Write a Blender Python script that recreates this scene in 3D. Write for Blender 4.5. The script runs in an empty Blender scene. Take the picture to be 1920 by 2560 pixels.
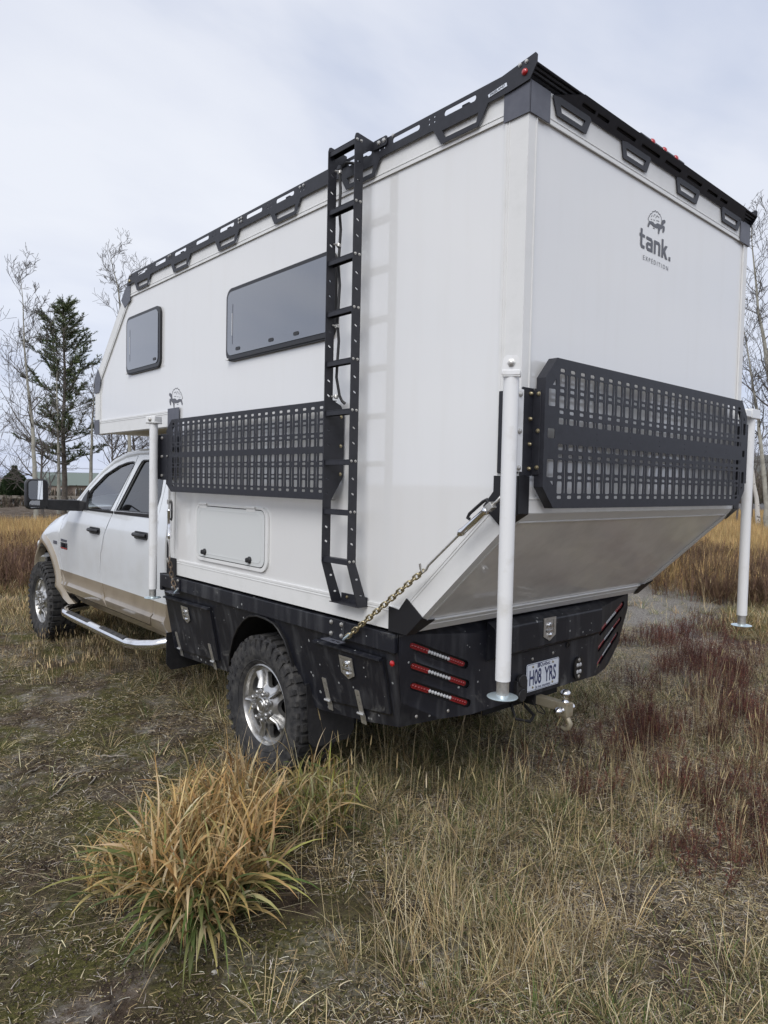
import bpy, bmesh, math, random
import numpy as np
from mathutils import Vector, Matrix, Euler, geometry
R_ = math.radians
random.seed(7); rng = np.random.default_rng(7)
SC = bpy.context.scene
COL = SC.collection

# ------------------------------------------------------------------ camera
CAMP = (-2.178, -1.653, 1.749)
cd = bpy.data.cameras.new('camera'); cam = bpy.data.objects.new('camera', cd); COL.objects.link(cam)
cd.sensor_fit = 'VERTICAL'; cd.sensor_height = 24.0; cd.lens = 24.0 * 1730.456 / 2560
cd.clip_start = 0.05; cd.clip_end = 2000
Rm = Matrix(((0.74499919, 0.01310397, -0.66693665), (-0.66674589, 0.04556742, -0.7438908), (0.02064266, 0.99887532, 0.04268471)))
cam.matrix_world = Matrix.Translation(CAMP) @ Rm.to_4x4()
SC.camera = cam

# ------------------------------------------------------------------ sky, sun, exposure
SUNV = Vector((-0.62, -0.36, 0.70)).normalized()
el = math.asin(SUNV.z); az = math.atan2(SUNV.x, SUNV.y)
w = bpy.data.worlds.new('World'); SC.world = w; w.use_nodes = True
nt = w.node_tree; N = nt.nodes; L = nt.links
for n in list(N): N.remove(n)
def nn(t, **k):
    n = N.new(t)
    for a, b in k.items(): setattr(n, a, b)
    return n
out = nn('ShaderNodeOutputWorld'); bg = nn('ShaderNodeBackground')
sky = nn('ShaderNodeTexSky', sky_type='NISHITA'); sky.sun_disc = False; sky.sun_elevation = el; sky.sun_rotation = az
sky.air_density = 1.0; sky.dust_density = 3.0
tc = nn('ShaderNodeTexCoord'); sx = nn('ShaderNodeSeparateXYZ'); L.new(tc.outputs['Generated'], sx.inputs[0])
def mth(op, a, b=None, c=None):
    m = nn('ShaderNodeMath', operation=op)
    for i, v in enumerate((a, b, c)):
        if v is None: continue
        if hasattr(v, 'links'): L.new(v, m.inputs[i])
        else: m.inputs[i].default_value = v
    return m.outputs[0]
zc = mth('ADD', mth('MAXIMUM', sx.outputs[2], 0.0), 0.16)
cx = nn('ShaderNodeCombineXYZ'); L.new(mth('DIVIDE', sx.outputs[0], zc), cx.inputs[0]); L.new(mth('DIVIDE', sx.outputs[1], zc), cx.inputs[1])
mp = nn('ShaderNodeMapping'); mp.inputs['Location'].default_value = (3.3, 1.2, 0.4); mp.inputs['Rotation'].default_value = (0, 0, 0.5); mp.inputs['Scale'].default_value = (1.0, 1.7, 1)
L.new(cx.outputs[0], mp.inputs[0])
n1 = nn('ShaderNodeTexNoise'); n1.inputs['Scale'].default_value = 0.75; n1.inputs['Detail'].default_value = 6; n1.inputs['Roughness'].default_value = 0.47; n1.inputs['Distortion'].default_value = 0.5
L.new(mp.outputs[0], n1.inputs['Vector'])
n2 = nn('ShaderNodeTexNoise'); n2.inputs['Scale'].default_value = 2.6; n2.inputs['Detail'].default_value = 5; n2.inputs['Roughness'].default_value = 0.5
L.new(mp.outputs[0], n2.inputs['Vector'])
mixn = mth('ADD', mth('MULTIPLY', n1.outputs['Fac'], 0.78), mth('MULTIPLY', n2.outputs['Fac'], 0.22))
cr = nn('ShaderNodeValToRGB'); e = cr.color_ramp.elements
e[0].position = 0.34; e[0].color = (0.53, 0.58, 0.71, 1)
e[1].position = 0.62; e[1].color = (0.77, 0.795, 0.86, 1)
m_ = e.new(0.48); m_.color = (0.70, 0.73, 0.815, 1)
L.new(mixn, cr.inputs[0])
# low bluish cloud bank near the horizon, as the photo shows
hz = nn('ShaderNodeMapRange'); hz.inputs[1].default_value = 0.0; hz.inputs[2].default_value = 0.30; hz.inputs[3].default_value = 1.0; hz.inputs[4].default_value = 0.0
L.new(sx.outputs[2], hz.inputs[0])
mx = nn('ShaderNodeMix', data_type='RGBA'); L.new(mth('MULTIPLY', hz.outputs[0], 0.55), mx.inputs[0])
L.new(cr.outputs[0], mx.inputs[6]); mx.inputs[7].default_value = (0.50, 0.58, 0.79, 1)
skm = nn('ShaderNodeVectorMath', operation='SCALE'); skm.inputs['Scale'].default_value = 0.10; L.new(sky.outputs[0], skm.inputs[0])
mx2 = nn('ShaderNodeMix', data_type='RGBA'); mx2.inputs[0].default_value = 0.10
L.new(mx.outputs[2], mx2.inputs[6]); L.new(skm.outputs[0], mx2.inputs[7])
L.new(mx2.outputs[2], bg.inputs[0]); bg.inputs[1].default_value = 1.0; L.new(bg.outputs[0], out.inputs[0])
sd = bpy.data.lights.new('sun', 'SUN'); sd.energy = 1.5; sd.angle = R_(35); sd.color = (1.0, 0.975, 0.94)
so = bpy.data.objects.new('sun', sd); COL.objects.link(so); so.rotation_euler = (-SUNV).to_track_quat('-Z', 'Y').to_euler()
SC.view_settings.view_transform = 'Standard'; SC.view_settings.look = 'None'; SC.view_settings.exposure = 0.25; SC.view_settings.gamma = 1.0
SC.view_settings.use_curve_mapping = False

# ------------------------------------------------------------------ materials
def mat(name, col, rough=0.5, metal=0.0, spec=0.5, coat=0.0, noise=None, bump=None, trans=0.0, alpha=1.0, build=None):
    m = bpy.data.materials.new(name); m.use_nodes = True
    t = m.node_tree; b = t.nodes['Principled BSDF']
    b.inputs['Base Color'].default_value = (*col, 1); b.inputs['Roughness'].default_value = rough; b.inputs['Metallic'].default_value = metal
    b.inputs['Specular IOR Level'].default_value = spec; b.inputs['Coat Weight'].default_value = coat; b.inputs['Coat Roughness'].default_value = 0.04
    b.inputs['Transmission Weight'].default_value = trans; b.inputs['Alpha'].default_value = alpha
    tcn = t.nodes.new('ShaderNodeTexCoord')
    if noise:   # (scale, col2, lo, hi)
        nz = t.nodes.new('ShaderNodeTexNoise'); nz.inputs['Scale'].default_value = noise[0]; nz.inputs['Detail'].default_value = 5; nz.inputs['Roughness'].default_value = 0.62
        t.links.new(tcn.outputs['Object'], nz.inputs['Vector'])
        mr = t.nodes.new('ShaderNodeMapRange'); mr.inputs[1].default_value = noise[2]; mr.inputs[2].default_value = noise[3]
        t.links.new(nz.outputs['Fac'], mr.inputs[0])
        mm = t.nodes.new('ShaderNodeMix'); mm.data_type = 'RGBA'; t.links.new(mr.outputs[0], mm.inputs[0])
        mm.inputs[6].default_value = (*col, 1); mm.inputs[7].default_value = (*noise[1], 1); t.links.new(mm.outputs[2], b.inputs['Base Color'])
    if bump:    # (scale, strength, distance)
        nb = t.nodes.new('ShaderNodeTexNoise'); nb.inputs['Scale'].default_value = bump[0]; nb.inputs['Detail'].default_value = 4
        t.links.new(tcn.outputs['Object'], nb.inputs['Vector'])
        bp = t.nodes.new('ShaderNodeBump'); bp.inputs['Strength'].default_value = bump[1]; bp.inputs['Distance'].default_value = bump[2]
        t.links.new(nb.outputs['Fac'], bp.inputs['Height']); t.links.new(bp.outputs[0], b.inputs['Normal'])
    if build: build(m, t, b, tcn)
    return m
M = {}
def white_build(m, t, b, tcn):   # faint dust streaks running down the panels
    mp = t.nodes.new('ShaderNodeMapping'); mp.inputs['Scale'].default_value = (5, 5, 0.6); t.links.new(tcn.outputs['Object'], mp.inputs[0])
    nz = t.nodes.new('ShaderNodeTexNoise'); nz.inputs['Scale'].default_value = 2.2; nz.inputs['Detail'].default_value = 6; t.links.new(mp.outputs[0], nz.inputs['Vector'])
    mr = t.nodes.new('ShaderNodeMapRange'); mr.inputs[1].default_value = .5; mr.inputs[2].default_value = .85; mr.inputs[4].default_value = .45; t.links.new(nz.outputs['Fac'], mr.inputs[0])
    mm = t.nodes.new('ShaderNodeMix'); mm.data_type = 'RGBA'; t.links.new(mr.outputs[0], mm.inputs[0])
    mm.inputs[6].default_value = (.80, .805, .805, 1); mm.inputs[7].default_value = (.745, .74, .72, 1); t.links.new(mm.outputs[2], b.inputs['Base Color'])
M['shell'] = mat('white_gelcoat', (.8, .8, .785), .4, coat=1.0, spec=.5, build=white_build)
M['trim'] = mat('white_extrusion', (.77, .775, .77), .38, noise=(9, (.70, .71, .70), .5, .8))
M['cap'] = mat('grey_anodised', (.10, .105, .13), .45, metal=.15, noise=(20, (.13, .135, .16), .4, .8))
M['black'] = mat('black_powdercoat', (.016, .017, .023), .5, noise=(35, (.026, .027, .036), .35, .8), bump=(420, .25, .0006))
M['blackflat'] = mat('black_satin_sheet', (.012, .012, .015), .45)
M['lower'] = mat('grey_reflective_panel', (.82, .81, .79), .30, coat=.9, noise=(6, (.66, .65, .63), .4, .75))
M['shell'].node_tree.nodes['Principled BSDF'].inputs['Coat IOR'].default_value = 1.75
M['chrome'] = mat('chrome', (.82, .83, .85), .12, metal=1, noise=(14, (.55, .54, .52), .5, .85))
M['dirtychrome'] = mat('dusty_chrome', (.56, .56, .555), .30, metal=.88, noise=(14, (.30, .28, .25), .40, .75))
M['steel'] = mat('bare_stainless', (.66, .65, .62), .36, metal=.8, noise=(60, (.40, .39, .37), .4, .8))
M['zinc'] = mat('zinc_plated', (.62, .74, .80), .30, metal=.75)
M['brasszinc'] = mat('yellow_zinc', (.50, .43, .27), .38, metal=.85, noise=(80, (.26, .24, .19), .4, .8))
M['rustchain'] = mat('rusty_steel', (.16, .13, .10), .6, metal=.5, noise=(50, (.30, .16, .07), .5, .8))
M['rubber'] = mat('tyre_rubber', (.022, .022, .024), .75, noise=(22, (.10, .095, .088), .42, .85), bump=(70, .5, .003))
M['dark'] = mat('dark_underbody', (.010, .010, .011), .8)
M['glassdark'] = mat('tinted_acrylic', (.065, .076, .10), .07, spec=.6, coat=1.0)
M['glassdark'].node_tree.nodes['Principled BSDF'].inputs['Coat IOR'].default_value = 2.4
M['gasket'] = mat('black_rubber_frame', (.012, .012, .014), .35)
M['red'] = mat('red_lens', (.45, .008, .012), .15, coat=1)
M['reddim'] = mat('red_light_lens', (.22, .006, .01), .2, coat=1, bump=(160, .6, .003))
M['ledwhite'] = mat('clear_led', (.50, .51, .53), .18, coat=1, bump=(200, .8, .003))
M['plate'] = mat('plate_white', (.72, .77, .85), .35, coat=.3)
M['plateblue'] = mat('plate_blue', (.03, .04, .12), .4)
M['printgrey'] = mat('grey_vinyl', (.12, .125, .145), .5)
M['printblack'] = mat('black_print', (.02, .02, .025), .5)
M['alloy'] = mat('galvanised_mount', (.40, .36, .27), .5, metal=.5, noise=(25, (.30, .22, .13), .5, .8))
M['white_leg'] = mat('white_enamel_leg', (.79, .80, .81), .32, coat=.3, noise=(9, (.62, .61, .58), .55, .85))
M['hatch'] = mat('pale_grey_hatch', (.66, .68, .68), .4)
M['plastic'] = mat('black_plastic', (.016, .016, .018), .42, noise=(30, (.03, .03, .032), .4, .8))
M['mirror'] = mat('mirror_glass', (.85, .87, .9), .03, metal=1)
M['seat'] = mat('grey_cloth', (.09, .09, .10), .9)
M['cream'] = mat('cream_foam_board', (.62, .55, .40), .7, noise=(12, (.5, .43, .3), .4, .8))
M['green'] = mat('green_sheet_roof', (.15, .185, .165), .6)
def car_build(m, t, b, tcn):   # white above, tan below the two-tone line at z 0.80; dust near the sill
    s = t.nodes.new('ShaderNodeSeparateXYZ'); g = t.nodes.new('ShaderNodeNewGeometry'); t.links.new(g.outputs['Position'], s.inputs[0])
    gt = t.nodes.new('ShaderNodeMath'); gt.operation = 'GREATER_THAN'; gt.inputs[1].default_value = .803; t.links.new(s.outputs[2], gt.inputs[0])
    nz = t.nodes.new('ShaderNodeTexNoise'); nz.inputs['Scale'].default_value = 3.5; nz.inputs['Detail'].default_value = 7; t.links.new(g.outputs['Position'], nz.inputs['Vector'])
    mr = t.nodes.new('ShaderNodeMapRange'); mr.inputs[1].default_value = .45; mr.inputs[2].default_value = .75; t.links.new(nz.outputs['Fac'], mr.inputs[0])
    a = t.nodes.new('ShaderNodeMix'); a.data_type = 'RGBA'; a.inputs[6].default_value = (.30, .25, .185, 1); a.inputs[7].default_value = (.20, .165, .12, 1); t.links.new(mr.outputs[0], a.inputs[0])
    c = t.nodes.new('ShaderNodeMix'); c.data_type = 'RGBA'; c.inputs[6].default_value = (.74, .77, .80, 1); c.inputs[7].default_value = (.67, .69, .70, 1); t.links.new(mr.outputs[0], c.inputs[0])
    o = t.nodes.new('ShaderNodeMix'); o.data_type = 'RGBA'; t.links.new(gt.outputs[0], o.inputs[0]); t.links.new(a.outputs[2], o.inputs[6]); t.links.new(c.outputs[2], o.inputs[7])
    t.links.new(o.outputs[2], b.inputs['Base Color'])
M['car'] = mat('two_tone_car_paint', (.75, .78, .8), .28, coat=.9, build=car_build)
M['tan'] = mat('tan_car_paint', (.31, .265, .20), .32, coat=.7, noise=(6, (.27, .22, .16), .45, .75))
def bed_build(m, t, b, tcn):   # dark liner coat with pale paint chips, splashes and dusty streaks
    g = t.nodes.new('ShaderNodeNewGeometry')
    vo = t.nodes.new('ShaderNodeTexVoronoi'); vo.inputs['Scale'].default_value = 17; t.links.new(g.outputs['Position'], vo.inputs['Vector'])
    wn = t.nodes.new('ShaderNodeTexNoise'); wn.inputs['Scale'].default_value = 2.3; t.links.new(g.outputs['Position'], wn.inputs['Vector'])
    mr = t.nodes.new('ShaderNodeMapRange'); mr.inputs[1].default_value = .38; mr.inputs[2].default_value = .72; mr.inputs[3].default_value = 0.03; mr.inputs[4].default_value = .17; t.links.new(wn.outputs['Fac'], mr.inputs[0])
    lt = t.nodes.new('ShaderNodeMath'); lt.operation = 'LESS_THAN'; t.links.new(vo.outputs['Distance'], lt.inputs[0]); t.links.new(mr.outputs[0], lt.inputs[1])
    mp = t.nodes.new('ShaderNodeMapping'); mp.inputs['Scale'].default_value = (7, 7, .9); t.links.new(g.outputs['Position'], mp.inputs[0])
    st = t.nodes.new('ShaderNodeTexNoise'); st.inputs['Scale'].default_value = 2.5; st.inputs['Detail'].default_value = 7; t.links.new(mp.outputs[0], st.inputs['Vector'])
    m2 = t.nodes.new('ShaderNodeMapRange'); m2.inputs[1].default_value = .5; m2.inputs[2].default_value = .85; m2.inputs[4].default_value = .8; t.links.new(st.outputs['Fac'], m2.inputs[0])
    a = t.nodes.new('ShaderNodeMix'); a.data_type = 'RGBA'; a.inputs[6].default_value = (.012, .013, .019, 1); a.inputs[7].default_value = (.085, .088, .095, 1); t.links.new(m2.outputs[0], a.inputs[0])
    o = t.nodes.new('ShaderNodeMix'); o.data_type = 'RGBA'; o.inputs[7].default_value = (.30, .31, .31, 1); t.links.new(lt.outputs[0], o.inputs[0]); t.links.new(a.outputs[2], o.inputs[6])
    n3 = t.nodes.new('ShaderNodeTexNoise'); n3.inputs['Scale'].default_value = 5.5; n3.inputs['Detail'].default_value = 12; n3.inputs['Roughness'].default_value = .72; n3.inputs['Distortion'].default_value = .8; t.links.new(g.outputs['Position'], n3.inputs['Vector'])
    sz = t.nodes.new('ShaderNodeSeparateXYZ'); t.links.new(g.outputs['Position'], sz.inputs[0]); lo = t.nodes.new('ShaderNodeMapRange'); lo.inputs[1].default_value = .45; lo.inputs[2].default_value = .75; lo.inputs[3].default_value = .10; lo.inputs[4].default_value = 0.0; t.links.new(sz.outputs[2], lo.inputs[0])
    ad = t.nodes.new('ShaderNodeMath'); ad.operation = 'ADD'; t.links.new(n3.outputs['Fac'], ad.inputs[0]); t.links.new(lo.outputs[0], ad.inputs[1])
    m3 = t.nodes.new('ShaderNodeMapRange'); m3.inputs[1].default_value = .60; m3.inputs[2].default_value = .76; m3.inputs[4].default_value = .75; t.links.new(ad.outputs[0], m3.inputs[0])
    o2 = t.nodes.new('ShaderNodeMix'); o2.data_type = 'RGBA'; o2.inputs[7].default_value = (.20, .20, .195, 1); t.links.new(m3.outputs[0], o2.inputs[0]); t.links.new(o.outputs[2], o2.inputs[6]); t.links.new(o2.outputs[2], b.inputs['Base Color'])
M['bed'] = mat('black_bedliner', (.02, .02, .03), .42, spec=.45, bump=(240, .35, .001), build=bed_build)
def thin_glass(name, tint, refl):
    m = bpy.data.materials.new(name); m.use_nodes = True; t = m.node_tree
    for n in list(t.nodes): t.nodes.remove(n)
    o = t.nodes.new('ShaderNodeOutputMaterial'); tr = t.nodes.new('ShaderNodeBsdfTransparent'); tr.inputs[0].default_value = (*tint, 1)
    gl = t.nodes.new('ShaderNodeBsdfGlossy'); gl.inputs['Roughness'].default_value = .02
    fr = t.nodes.new('ShaderNodeFresnel'); fr.inputs[0].default_value = refl; mxx = t.nodes.new('ShaderNodeMixShader')
    t.links.new(fr.outputs[0], mxx.inputs[0]); t.links.new(tr.outputs[0], mxx.inputs[1]); t.links.new(gl.outputs[0], mxx.inputs[2]); t.links.new(mxx.outputs[0], o.inputs[0])
    return m
M['carglass'] = thin_glass('clear_car_glass', (.80, .88, .90), 3.6)
M['privacy'] = thin_glass('privacy_glass', (.06, .065, .07), 2.2)

# ------------------------------------------------------------------ builders
class MB:
    def __init__(s): s.v = []; s.f = []; s.m = []; s.cur = 0; s.mats = []
    def mt(s, key):
        if key not in s.mats: s.mats.append(key)
        s.cur = s.mats.index(key); return s
    def add(s, vs, fs):
        o = len(s.v); s.v.extend([tuple(p) for p in vs]); s.f.extend([tuple(i + o for i in f) for f in fs]); s.m.extend([s.cur] * len(fs)); return s
    def box(s, x0, x1, y0, y1, z0, z1):
        vs = [(x, y, z) for x in (x0, x1) for y in (y0, y1) for z in (z0, z1)]
        return s.add(vs, [(0, 1, 3, 2), (4, 6, 7, 5), (0, 4, 5, 1), (2, 3, 7, 6), (0, 2, 6, 4), (1, 5, 7, 3)])
    def obox(s, c, ax, ay, az, hx, hy, hz):   # oriented box
        c = Vector(c); ax = Vector(ax) * hx; ay = Vector(ay) * hy; az = Vector(az) * hz
        vs = [c + ax * i + ay * j + az * k for i in (-1, 1) for j in (-1, 1) for k in (-1, 1)]
        return s.add(vs, [(0, 1, 3, 2), (4, 6, 7, 5), (0, 4, 5, 1), (2, 3, 7, 6), (0, 2, 6, 4), (1, 5, 7, 3)])
    def tube(s, pts, r, n=10, caps=True, ell=1.0):
        pts = [Vector(p) for p in pts]; k = len(pts); rr = r if isinstance(r, (list, tuple)) else [r] * k
        t0 = (pts[1] - pts[0]).normalized(); up = Vector((0, 0, 1)) if abs(t0.z) < .9 else Vector((1, 0, 0))
        a = t0.cross(up).normalized(); rings = []
        for i in range(k):
            t = ((pts[min(i + 1, k - 1)] - pts[i]).normalized() + (pts[i] - pts[max(i - 1, 0)]).normalized())
            if t.length < 1e-6: t = t0
            t.normalize(); a = (a - t * a.dot(t)).normalized(); b = t.cross(a)
            rings.append([pts[i] + (a * math.cos(2 * math.pi * j / n) + b * math.sin(2 * math.pi * j / n) * ell) * rr[i] for j in range(n)])
        vs = [p for g in rings for p in g]; fs = []
        for i in range(k - 1):
            for j in range(n): fs.append((i * n + j, i * n + (j + 1) % n, (i + 1) * n + (j + 1) % n, (i + 1) * n + j))
        if caps: fs.append(tuple(range(n))[::-1]); fs.append(tuple((k - 1) * n + j for j in range(n)))
        return s.add(vs, fs)
    def lathe(s, prof, c, ax, n=24, caps=True):   # prof [(r, h)] about axis ax from point c
        c = Vector(c); ax = Vector(ax).normalized(); up = Vector((0, 0, 1)) if abs(ax.z) < .9 else Vector((0, 1, 0))
        a = ax.cross(up).normalized(); b = ax.cross(a)
        vs = [c + ax * h + (a * math.cos(2 * math.pi * j / n) + b * math.sin(2 * math.pi * j / n)) * r for r, h in prof for j in range(n)]; fs = []
        for i in range(len(prof) - 1):
            for j in range(n): fs.append((i * n + j, i * n + (j + 1) % n, (i + 1) * n + (j + 1) % n, (i + 1) * n + j))
        if caps: fs.append(tuple(range(n))[::-1]); fs.append(tuple((len(prof) - 1) * n + j for j in range(n)))
        return s.add(vs, fs)
    def grid(s, P):   # P[i][j] points
        n, m = len(P), len(P[0]); vs = [p for r in P for p in r]
        return s.add(vs, [(i * m + j, (i + 1) * m + j, (i + 1) * m + j + 1, i * m + j + 1) for i in range(n - 1) for j in range(m - 1)])
    def loft(s, loops, close=True, cap=True):
        n, m = len(loops), len(loops[0]); vs = [p for r in loops for p in r]
        s.add(vs, [(i * m + j, (i + 1) * m + j, (i + 1) * m + (j + 1) % m, i * m + (j + 1) % m) for i in range(n - 1) for j in range(m if close else m - 1)])
        if cap: s.add(loops[0], [tuple(range(m))]); s.add(loops[-1], [tuple(range(m))[::-1]])
        return s
    def build(s, name, key=None, parent=None, smooth=30, bevel=0, origin=None, seg=2):
        me = bpy.data.meshes.new(name); me.from_pydata([tuple(p) for p in s.v], [], s.f)
        keys = s.mats if s.mats else [key]
        for k in keys: me.materials.append(M[k] if isinstance(k, str) else k)
        if len(keys) > 1: me.polygons.foreach_set('material_index', s.m)
        b = bmesh.new(); b.from_mesh(me); bmesh.ops.recalc_face_normals(b, faces=b.faces[:]); b.to_mesh(me); b.free()
        if smooth:
            me.polygons.foreach_set('use_smooth', [True] * len(me.polygons)); me.set_sharp_from_angle(angle=R_(smooth))
        o = bpy.data.objects.new(name, me); COL.objects.link(o)
        if bevel:
            md = o.modifiers.new('bevel', 'BEVEL'); md.width = bevel; md.segments = seg; md.limit_method = 'ANGLE'; md.angle_limit = R_(40)
        if parent is not None: adopt(o, parent)
        me.update(); return o
def wm(o):   # own world matrix from basis chain (no depsgraph needed)
    m = o.matrix_basis.copy()
    return (wm(o.parent) @ o.matrix_parent_inverse @ m) if o.parent else m
def adopt(o, parent): o.parent = parent; o.matrix_parent_inverse = wm(parent).inverted()
def tag(o, label=None, cat=None, group=None, kind=None):
    for k, v in (('label', label), ('category', cat), ('group', group), ('kind', kind)):
        if v: o[k] = v
    return o
def empty(name, loc, label=None, cat=None, group=None, kind=None):
    o = bpy.data.objects.new(name, None); COL.objects.link(o); o.location = loc; o.empty_display_size = .1
    return tag(o, label, cat, group, kind)
def copy_part(o, parent, mw):   # copy of a part with its children, given a world matrix offset
    c = o.copy(); COL.objects.link(c); c.parent = parent; c.matrix_parent_inverse = wm(parent).inverted(); c.matrix_basis = mw @ wm(o)
    for ch in [x for x in ALLCH(o)]:
        d = ch.copy(); COL.objects.link(d); d.parent = c; d.matrix_parent_inverse = wm(c).inverted(); d.matrix_basis = mw @ wm(ch)
    return c
def ALLCH(o): return [x for x in COL.objects if x.parent == o]

def rr(u0, u1, v0, v1, r=0.0, n=3):
    r = min(r, abs(u1 - u0) / 2 - 1e-5, abs(v1 - v0) / 2 - 1e-5)
    if r <= 0: return [(u0, v0), (u1, v0), (u1, v1), (u0, v1)]
    o = []
    for cx_, cy_, a0 in ((u1 - r, v0 + r, -90), (u1 - r, v1 - r, 0), (u0 + r, v1 - r, 90), (u0 + r, v0 + r, 180)):
        for k in range(n + 1):
            a = R_(a0 + 90 * k / n); o.append((cx_ + r * math.cos(a), cy_ + r * math.sin(a)))
    return o
def inside(px, py, loops):
    c = np.zeros(len(px), bool)
    for lp in loops:
        a = np.array(lp); b = np.roll(a, -1, 0)
        for (x0, y0), (x1, y1) in zip(a, b):
            k = (y0 > py) != (y1 > py)
            if k.any():
                xi = (x1 - x0) * (py - y0) / ((y1 - y0) if y1 != y0 else 1e-12) + x0
                c ^= k & (px < xi)
    return c
def plate(mb, outline, holes, t, F, grid=0, back=True):
    """sheet with real holes: F(u,v,w)->xyz, w from 0 (face) to t (back)"""
    loops = [outline] + list(holes); vs = []; es = []
    for lp in loops:
        o = len(vs); k = len(lp); vs += [tuple(p) for p in lp]; es += [(o + i, o + (i + 1) % k) for i in range(k)]
    nb = len(vs)
    if grid:
        us = [p[0] for p in outline]; v_ = [p[1] for p in outline]
        gu = np.arange(min(us) + grid / 2, max(us), grid); gv = np.arange(min(v_) + grid / 2, max(v_), grid)
        U, V = np.meshgrid(gu, gv); U = U.ravel(); V = V.ravel(); k = inside(U, V, loops)
        if k.any():
            U, V = U[k], V[k]; bd = np.array(vs)
            d = ((U[:, None] - bd[None, :, 0]) ** 2 + (V[:, None] - bd[None, :, 1]) ** 2).min(1); kk = d > (grid * .35) ** 2
            vs += list(zip(U[kk].tolist(), V[kk].tolist()))
    rv, _, rf, ov, _, _ = geometry.delaunay_2d_cdt([Vector(p) for p in vs], es, [], 0, 1e-7)
    c = np.array([[sum(rv[i][0] for i in f) / 3, sum(rv[i][1] for i in f) / 3] for f in rf]); k = inside(c[:, 0], c[:, 1], loops)
    tris = [f for f, q in zip(rf, k) if q]
    mb.add([F(p[0], p[1], 0) for p in rv], tris)
    if t:
        if back: mb.add([F(p[0], p[1], t) for p in rv], [f[::-1] for f in tris])
        for lp in loops:
            k = len(lp); mb.add([F(*p, 0) for p in lp] + [F(*p, t) for p in lp], [(i, (i + 1) % k, k + (i + 1) % k, k + i) for i in range(k)])
    return mb
def text(body, size, F, key, name, parent, thick=0.0012, sx=1.0, bold=0.0, align='CENTER', sp=1.0):
    cu = bpy.data.curves.new('txt', 'FONT'); cu.body = body; cu.size = size; cu.align_x = align; cu.offset = bold; cu.extrude = thick / 2; cu.space_character = sp; cu.resolution_u = 3
    ob = bpy.data.objects.new('txt', cu); me = bpy.data.meshes.new_from_object(ob)
    for v in me.vertices: v.co = F(v.co.x * sx, v.co.y, -v.co.z + thick / 2)
    me.materials.clear(); me.materials.append(M[key]); me.name = name
    bpy.data.objects.remove(ob); o = bpy.data.objects.new(name, me); COL.objects.link(o); adopt(o, parent); return o
SIDE = lambda x0: (lambda u, v, w: (x0 + w, u, v))          # sheet facing -x; u=y, v=z
SIDET = lambda x0, yc: (lambda u, v, w: (x0 - .0015 + w, yc - u, v))   # readable text on the left side: text x runs toward -y
REAR = lambda y0: (lambda u, v, w: (u, y0 + w, v))          # sheet facing -y; u=x, v=z
def bolt(mb, p, ax, r=.009, h=.006, key=None):
    if key: mb.mt(key)
    mb.lathe([(r * 1.25, 0), (r * 1.25, h * .25), (r, h * .3), (r * .9, h), (r * .4, h * 1.25)], p, ax, 8); return mb
def stdbolts(name, pts, ax, parent, key='steel', r=.009, h=.006):
    first = None
    for p in pts:
        if first is None:
            b = MB(); bolt(b, (0, 0, 0), ax, r, h); first = b.build(name, key, None, 50); first.location = p; adopt_loc(first, parent); src = first
        else:
            c = src.copy(); COL.objects.link(c); c.parent = parent; c.matrix_parent_inverse = wm(parent).inverted(); c.location = p
def adopt_loc(o, parent): o.parent = parent; o.matrix_parent_inverse = wm(parent).inverted()
#@@PART2
# ================================================================== CAMPER
W2 = 2.085
camper = empty('truck_camper', (1.0425, 1.55, 1.063), 'white slide-in truck camper with black roof rack and ladder, sitting on the pickup bed', 'camper')
OUT = [(.60, 1.063), (0, 1.64), (0, 3.28), (3.862, 3.28), (4.59, 2.60), (4.59, 2.122), (3.112, 2.122), (3.112, 1.063)]
def inset(P, d):
    n = len(P); o = []
    area = sum(P[i][0] * P[(i + 1) % n][1] - P[(i + 1) % n][0] * P[i][1] for i in range(n)); sg = 1 if area > 0 else -1
    for i in range(n):
        a, b, c = Vector(P[i - 1]), Vector(P[i]), Vector(P[(i + 1) % n])
        d1 = (b - a).normalized(); d2 = (c - b).normalized(); n1 = Vector((-d1.y, d1.x)) * sg; n2 = Vector((-d2.y, d2.x)) * sg
        k = (n1 + n2); o.append(tuple(b + k * (d / (1 + n1.dot(n2)))))
    return o
b = MB()
SH = inset(OUT, .005)
mats_seg = {0: 'lower', 5: 'cream', 6: 'cream'}
n = len(SH)
for i in range(n):
    (y0, z0), (y1, z1) = SH[i], SH[(i + 1) % n]
    b.mt(mats_seg.get(i, 'shell')); K = 1
    b.add([(.004, y0, z0), (.004, y1, z1), (W2 - .004, y1, z1), (W2 - .004, y0, z0)], [(0, 1, 2, 3)])
b.mt('shell'); b.add([(.004, *p) for p in SH], [tuple(range(n))]); b.add([(W2 - .004, *p) for p in SH], [tuple(range(n))])
b.build('shell', None, camper, smooth=0)
IN = inset(OUT, .108)
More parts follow.
